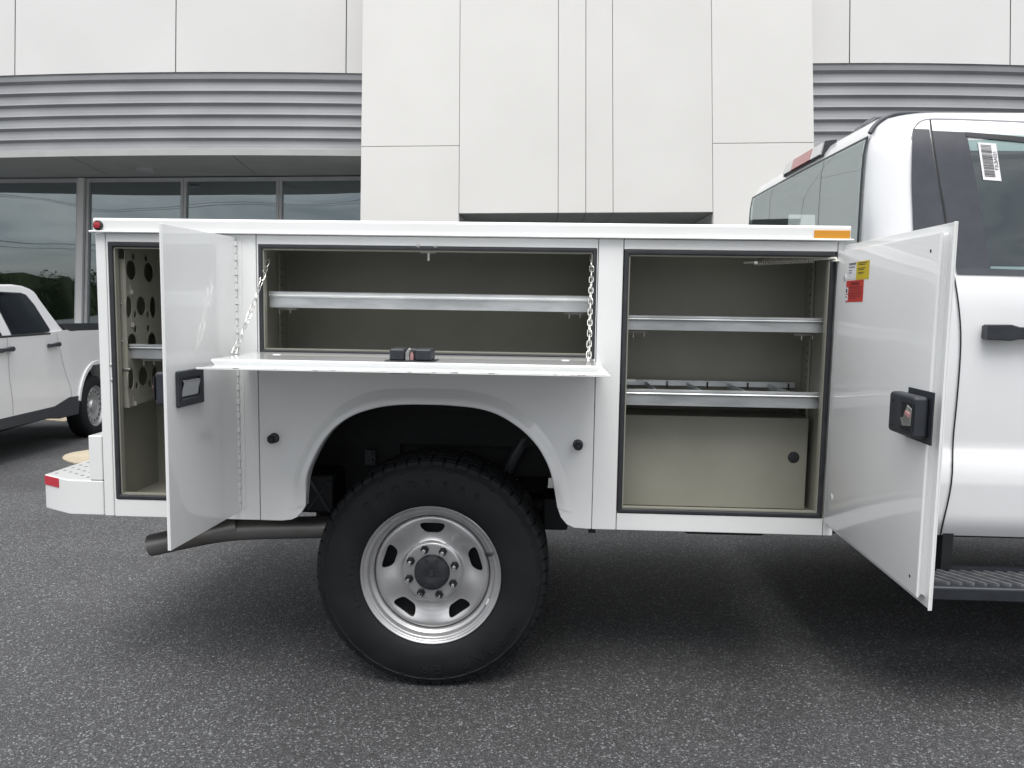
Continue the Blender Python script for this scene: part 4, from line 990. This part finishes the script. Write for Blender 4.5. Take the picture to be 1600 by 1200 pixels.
# door handle
a = SK(1540.5, 507, .03); b = SK(1540.5, 530.5, .03)
hd = tb(MB().plate([(a.x, b.z), (a.x, a.z), (a.x+.075, a.z+.001), (a.x+.10, a.z-.006), (a.x+.21, a.z-.010), (a.x+.25, a.z-.002), (a.x+.25, b.z+.003), (a.x+.20, b.z+.008), (a.x+.10, b.z+.002), (a.x+.075, b.z-.003)], [], -.078, -.045), 'door_handle', 'black_plastic', parent=CB, bevel=.007, seg=3)
tb(MB().box(a.x+.004, a.x+.055, -.046, -.030, b.z+.004, a.z-.004), 'handle_mount', 'black_plastic', parent=CB)
cup = []
for i in range(9):
    t_ = i/8; cup.append([(a.x+.085+.13*j/12, YC-1.0245-.0022*math.sin(math.pi*t_)*math.sin(math.pi*j/12), b.z-.03+.10*t_) for j in range(13)])
# window sticker with barcode
cn = [SK(*p_, .0035) for p_ in ((1527.5, 222.5), (1556, 224.5), (1563, 285), (1536, 281))]
ux = (cn[1]-cn[0]); uz = (cn[3]-cn[0]); nrm = ux.cross(uz).normalized(); nrm = nrm if nrm.y < 0 else -nrm
def stk(u0, u1, v0, v1, o_): return [cn[0]+ux*u+uz*v+nrm*o_ for u, v in ((u0, v0), (u1, v0), (u1, v1), (u0, v1))]
bs_ = MB().add(stk(0, 1, 0, 1, .001), [(0, 1, 2, 3)]); stko = tb(bs_, 'barcode_sticker', 'sticker_white', parent=CB)
br = MB(); v_ = .06; rnd = random.Random(5)
while v_ < .90:
    h_ = rnd.choice((.008, .008, .015, .022)); br.add(stk(.12, .70, v_, v_+h_, .0016), [(0, 1, 2, 3)]); v_ += h_+rnd.choice((.010, .012, .018))
tb(br, 'barcode', 'ink', parent=CB)
me = text_mesh('F2LBA021', .0155, .0001); me.materials.append(MATS['ink']); t_ = bpy.data.objects.new('sticker_text', me); COL.objects.link(t_); t_.parent = CB
cpos = cn[0]+ux*.85+uz*.46+nrm*.0018; xd = -uz.normalized(); yd = nrm.cross(xd).normalized()
mm = Matrix((xd, yd, nrm)).transposed().to_4x4(); mm.translation = cpos+Vector((0, 0, ZO)); t_.matrix_local = mm
# running board
zb = -.607
rb = tb(MB().plate([(-.145, zb-.045), (-.150, zb-.006), (-.146, zb), (.03, zb), (.03, zb-.045)], [], 1.235, 2.6, axis='x'), 'running_board', 'black_plastic', bevel=.004)
x = 1.26
while x < 2.5:
    tb(MB().obox((x, -.062, zb+.003), (.0045, 0, 0), (-.045, .066, 0), (0, 0, .0055)), 'tread_rib', 'rib_grey', parent=rb); x += .039
tb(MB().box(1.235, 2.6, .031, .050, zb-.03, zb+.010), 'board_back', 'black_plastic', parent=rb)
tb(MB().box(1.34, 1.375, .0, .56, -.60, -.42), 'board_bracket', 'under_black', parent=rb)
tb(MB().plate([(1.30, -.47), (1.62, -.47), (1.62, -.535), (1.53, -.525), (1.43, -.512), (1.30, -.51)], [], .50, .555), 'body_mount', 'under_black')
tb(MB().box(1.2, 2.7, .06, 1.9, -.50, -.475), 'cab_underside', 'under_black', parent=CB)
# front clip (beyond the frame's right edge)
ap = [(2.64, -.46)]+[(3.18+.50*math.cos(R(a_)), WZ+.05+.50*math.sin(R(a_))) for a_ in range(155, 24, -8)]+[(3.72, -.46), (4.02, -.42), (4.05, .10), (3.95, .28), (3.4, .38), (2.73, .415), (2.64, .30)]
tb(MB().plate(ap, [], -.03, .30), 'front_fender', 'cab_paint', bevel=.03, seg=3)
tb(MB().plate(ap, [], 1.68, 2.01), 'front_fender', 'cab_paint', bevel=.03, seg=3)
tb(MB().plate([(2.73, -.1), (4.03, -.1), (4.04, .10), (3.95, .30), (3.4, .41), (2.73, .44)], [], .301, 1.679), 'bonnet', 'cab_paint', bevel=.03, seg=3)
tb(MB().box(4.03, 4.16, .0, 1.98, -.52, -.22), 'front_bumper', 'chrome', bevel=.03, seg=3)
ws = MB(); ws.grid([[(interp(XR1, z)-.0+.002, y, z) for y in (.16, .6, 1.38, 1.82)] for z in (.43, .6, .79)]); tb(ws, 'windscreen', 'dark_glass', parent=CB)

# ================================================================== PARKED PICKUP
KP = 1.129
pdir = Vector((-.13244, .99119, 0)); PUx, PUy = -5.300, 9.134
PU = empty('crew_cab_pickup', (PUx, PUy, ground_z(PUy)), (0, 0, math.atan2(pdir.y, pdir.x)), 'white crew cab pickup with black cladding and steel wheels parked by the windows', 'pickup')
def pb(mb, name, material, parent=None, **k): return mb.build(name, material, parent or PU, **k)
WB = -3.07; WR = .36
def arc(cx, r, a0, a1, st, cz=WR): return [(cx+r*math.cos(R(a_)), cz+r*math.sin(R(a_))) for a_ in range(a0, a1, st)]
# body sides: x rearward, z up, y inboard (0 .. 1.84); lofted in y with a rounded shoulder
BW = 1.84
belt = [(-3.98, .50), (-4.02, .78), (-3.95, 1.02), (-3.4, 1.10), (-2.55, 1.17), (-2.3, 1.235), (-1.6, 1.245), (-.95, 1.262), (-.70, 1.275), (-.60, 1.256), (.1, 1.249), (1.0, 1.240), (1.03, .95), (1.02, .50)]
lowr = [(1.0, .46), (.62, .46)]+arc(0, .485, 12, 172, 8)+[(-.50, .535), (-.73, .535), (-1.06, .475), (-2.0, .492), (-2.45, .50), (-2.56, .47)]+arc(WB, .485, 12, 172, 8)+[(-3.62, .46), (-3.98, .46)]
side = belt+lowr
m1 = MB().plate(side, [], 0, .30); pb(m1, 'body_side', 'pickup_paint', bevel=.035, seg=4)
m1 = MB().plate(side, [], BW-.30, BW); pb(m1, 'body_side', 'pickup_paint', bevel=.035, seg=4)
pb(MB().plate([(-3.98, .5), (-4.0, .78), (-3.93, 1.03), (-3.4, 1.12), (-2.55, 1.18), (-2.3, 1.2), (-.9, 1.2), (-.9, .5)], [], .301, BW-.301), 'body_core', 'pickup_paint', bevel=.02)
pb(MB().box(-.85, .98, .301, BW-.301, .62, .72), 'bed_floor', 'under_black'); pb(MB().box(.96, 1.02, .301, BW-.301, .6, 1.23), 'tailgate', 'pickup_paint', bevel=.015)
pb(MB().box(-.92, -.86, .301, BW-.301, .7, 1.25), 'bed_front', 'under_black')
# greenhouse, leaning inward
gh = [(-2.66, 1.19), (-2.45, 1.40), (-2.05, 1.655), (-1.90, 1.705), (-1.70, 1.735), (-1.45, 1.742), (-1.276, 1.733), (-1.15, 1.710), (-1.085, 1.685), (-1.045, 1.648), (-1.035, 1.622), (-.884, 1.440), (-.80, 1.345), (-.735, 1.290), (-.64, 1.2557), (-.62, 1.235), (-.64, 1.19)]
gh[0] = (-3.0, 1.165); gh[1] = (-2.75, 1.40); gh[2] = (-2.45, 1.62); gh[3] = (-2.3, 1.69)
def lean(z): return .006+max(0, z-1.22)*.26
m2 = MB(); rows = []
nG = len(gh); m2.add([(x, lean(z), z) for x, z in gh]+[(x, BW-lean(z), z) for x, z in gh], [tuple(range(nG)), tuple(range(2*nG-1, nG-1, -1))]+[(i, (i+1) % nG, nG+(i+1) % nG, nG+i) for i in range(nG)])
pb(m2, 'greenhouse', 'pickup_paint', bevel=.022, seg=3)
def pglass(poly, nm, material, off=.004, par=None):
    n_ = len(poly); mb = MB().add([(x, lean(z)-off, z) for x, z in poly]+[(x, lean(z)+.01, z) for x, z in poly], [tuple(range(n_)), tuple(range(2*n_-1, n_-1, -1))]+[(i, (i+1) % n_, n_+(i+1) % n_, n_+i) for i in range(n_)])
    return pb(mb, nm, material, par)
def grow(poly, d):
    c = Vector((sum(p_[0] for p_ in poly)/len(poly), sum(p_[1] for p_ in poly)/len(poly))); return [(p_[0]+(d if p_[0] > c.x else -d), p_[1]+(d if p_[1] > c.y else -d)) for p_ in poly]
rwin = [(-1.903, 1.655), (-1.36, 1.650), (-1.29, 1.632), (-1.19, 1.535), (-1.035, 1.300), (-1.045, 1.285), (-1.08, 1.274), (-1.214, 1.266), (-1.767, 1.262)]
fwin = [(-2.43, 1.60), (-2.30, 1.650), (-2.10, 1.655), (-1.965, 1.262), (-2.86, 1.255)]
for wn_ in (rwin, fwin):
    sl_ = pglass(grow(wn_, .012), 'window_seal', 'rubber', .003); pglass(wn_, 'side_window', 'privacy_glass', .0055)
pb(MB().box(-2.9, -1.06, -.003, .03, 1.236, 1.256), 'belt_moulding', 'rubber', bevel=.004)
pb(MB().plate([(-.80, 1.3435), (-.765, 1.345), (1.0, 1.315), (1.02, 1.245), (-.55, 1.2575), (-.66, 1.262), (-.72, 1.28)], [], .004, .07), 'bed_rail_cap', 'black_plastic', bevel=.008)
for hx in (-1.035, -1.955):
    pb(MB().plate([(hx-.12, 1.102), (hx-.115, 1.145), (hx-.05, 1.140), (hx+.05, 1.148), (hx+.09, 1.155), (hx+.115, 1.14), (hx+.115, 1.118), (hx+.08, 1.105), (hx-.03, 1.112)], [], -.045, -.004), 'door_handle', 'black_plastic', bevel=.008)
for sx_ in ((-1.90, -1.865), (-.93, -.66), (-2.95, -2.93)):
    pts = [(sx_[0], 1.24), (sx_[0] if sx_[0] != -.93 else -.80, .85), (sx_[1], .62), (sx_[1]-.01, .50)]
    mb = MB(); q_ = resample([(x, z, 0) for x, z in pts], 12); mb.grid([[(p_.x+d_, -.0012, p_.y) for d_ in (-.003, .003)] for p_ in q_]); pb(mb, 'door_seam', 'ink_grey')
# cladding and sills
pb(MB().plate([(-.455, .530), (-.73, .545), (-1.06, .488), (-2.45, .506), (-2.50, .40), (-1.2, .375), (-.95, .34), (-.52, .33)], [], -.006, .10), 'sill_cladding', 'black_plastic', bevel=.012)
for cx_ in (0, WB):
    lip = arc(cx_, .535, 5, 176, 9)+arc(cx_, .485, 5, 176, 9)[::-1]
    pb(MB().plate(lip, [], -.016, .05), 'wheel_arch_lip', 'pickup_paint', bevel=.012, seg=3)
    pb(MB().plate(arc(cx_, .50, 0, 181, 12), [], .20, .29), 'wheel_house', 'under_black')
pb(MB().box(-2.6, -.45, .25, BW-.25, .30, .48), 'underbody', 'under_black', bevel=.03)
pb(MB().box(.5, 1.0, .12, BW-.12, .30, .5), 'underbody', 'under_black', bevel=.03)
pb(MB().box(1.02, 1.13, .05, BW-.05, .42, .60), 'rear_bumper', 'black_plastic', bevel=.03, seg=3)
pb(MB().box(.90, 1.035, -.002, .12, .86, 1.18), 'tail_lamp', 'red_lens', bevel=.02, seg=3)
pb(MB().box(-4.05, -3.6, -.002, .4, .84, .98), 'head_lamp', 'clear_lens', bevel=.03, seg=3)
def small_wheel(c):
    o = MB().lathe([(.222, .045), (.236, .030), (.240, .026), (.238, .024), (.230, .030), (.222, .042), (.214, .05), (.212, .2), (.23, .21)], 48).build('wheel', 'wheel_silver', PU, smooth=40, loc=c)
    MB().lathe([(.234, .04), (.245, .022), (.28, .010), (.315, .014), (.340, .026), (.354, .04), (.3595, .06), (.3605, .10), (.3595, .19), (.35, .215), (.30, .23), (.235, .20)], 64).build('tyre', 'tyre_rubber', o, smooth=35)
    d_ = MB().lathe([(.216, .060), (.205, .050), (.19, .047), (.15, .050), (.12, .058), (.10, .066), (.085, .066), (.075, .058), (.07, .045), (.05, .042), (0, .042), (0, .050), (.05, .050), (.10, .074), (.15, .058), (.19, .055), (.216, .068)], 64, closed=True).build('wheel_disc', 'wheel_silver', o, smooth=32)
    cu_ = MB()
    for k_ in range(16):
        q_ = 2*math.pi*k_/16; cu_.add(*(lambda b_: (b_.v, b_.f))(MB().tube([(.172*math.cos(q_), .02, .172*math.sin(q_)), (.172*math.cos(q_), .10, .172*math.sin(q_))], .0175, 14)))
    cut(d_, cu_.build('cutter', 'wheel_silver', o))
    MB().lathe([(0, .12), (.21, .12)], 32).build('brake_drum', 'under_black', o)
    return o
sw_ = small_wheel((0, 0, WR))
for c, r_ in (((WB, 0, WR), 0), ((0, BW, WR), 180), ((WB, BW, WR), 180)):
    q_ = copy_tree(sw_, PU); q_.location = c; q_.rotation_euler = (0, 0, R(r_))

# ================================================================== behind the camera: what the panes and paint reflect
rnd = random.Random(11)
tw = MB()
for i in range(150):
    cx_ = -110+220*i/150+rnd.uniform(-1, 1); cy_ = -78+rnd.uniform(-7, 7); h = rnd.uniform(4.2, 7.2)+1.6*math.sin(i*.13)
    for k_ in range(430):
        while True:
            v_ = Vector((rnd.uniform(-1, 1), rnd.uniform(-1, 1), rnd.uniform(-1, 1)))
            if v_.length < 1: break
        c_ = Vector((cx_+v_.x*1.9, cy_+v_.y*1.9, h*.52+v_.z*h*.5)); s_ = rnd.uniform(.10, .26)
        a_ = Vector((rnd.uniform(-1, 1), rnd.uniform(-1, 1), rnd.uniform(-1, 1))).normalized(); b_ = a_.orthogonal().normalized()
        tw.add([c_-a_*s_, c_+b_*s_*.7, c_+a_*s_, c_-b_*s_*.7], [(0, 1, 2, 3)])
rows = []
for z in (0, .55, .8, 1.0):      # dense under-storey closing the gaps between the crowns
    rows.append([(-120+1.2*i, -80+1.5*math.sin(i*.7), z*(4.2+1.1*math.sin(i*.21)+.8*noise.noise(Vector((i*.37, 0, 0)))+.6*noise.noise(Vector((i*1.3, 5, 0))))) for i in range(200)])
tw.grid(rows)
tag(tw.build('far_wood', 'leaf'), 'dark band of far trees mirrored in the showroom panes', 'trees', kind='stuff')
for i, x in enumerate((-46, -9.5, 27)):
    po = empty('utility_pole', (x, -34, 0), label='wooden utility pole with crossarm mirrored in the showroom panes', cat='utility pole', group='utility poles along the road')
    MB().tube([(0, 0, -.2), (0, 0, 10.5)], [.16, .11], 12).build('pole', 'bark', po, smooth=40)
    MB().box(-.05, .05, -1.1, 1.1, 9.6, 9.75).build('crossarm', 'bark', po)
    if i < 2:
        for yy, z in ((-1.0, 9.8), (1.0, 9.8), (0, 7.6), (0, 6.9)):
            pth = [(36.5*k_/14, yy, z-.9*4*(k_/14)*(1-k_/14)) for k_ in range(15)]
            MB().tube(pth, .022 if z > 9 else .035, 5).build('cable', 'rubber', po)
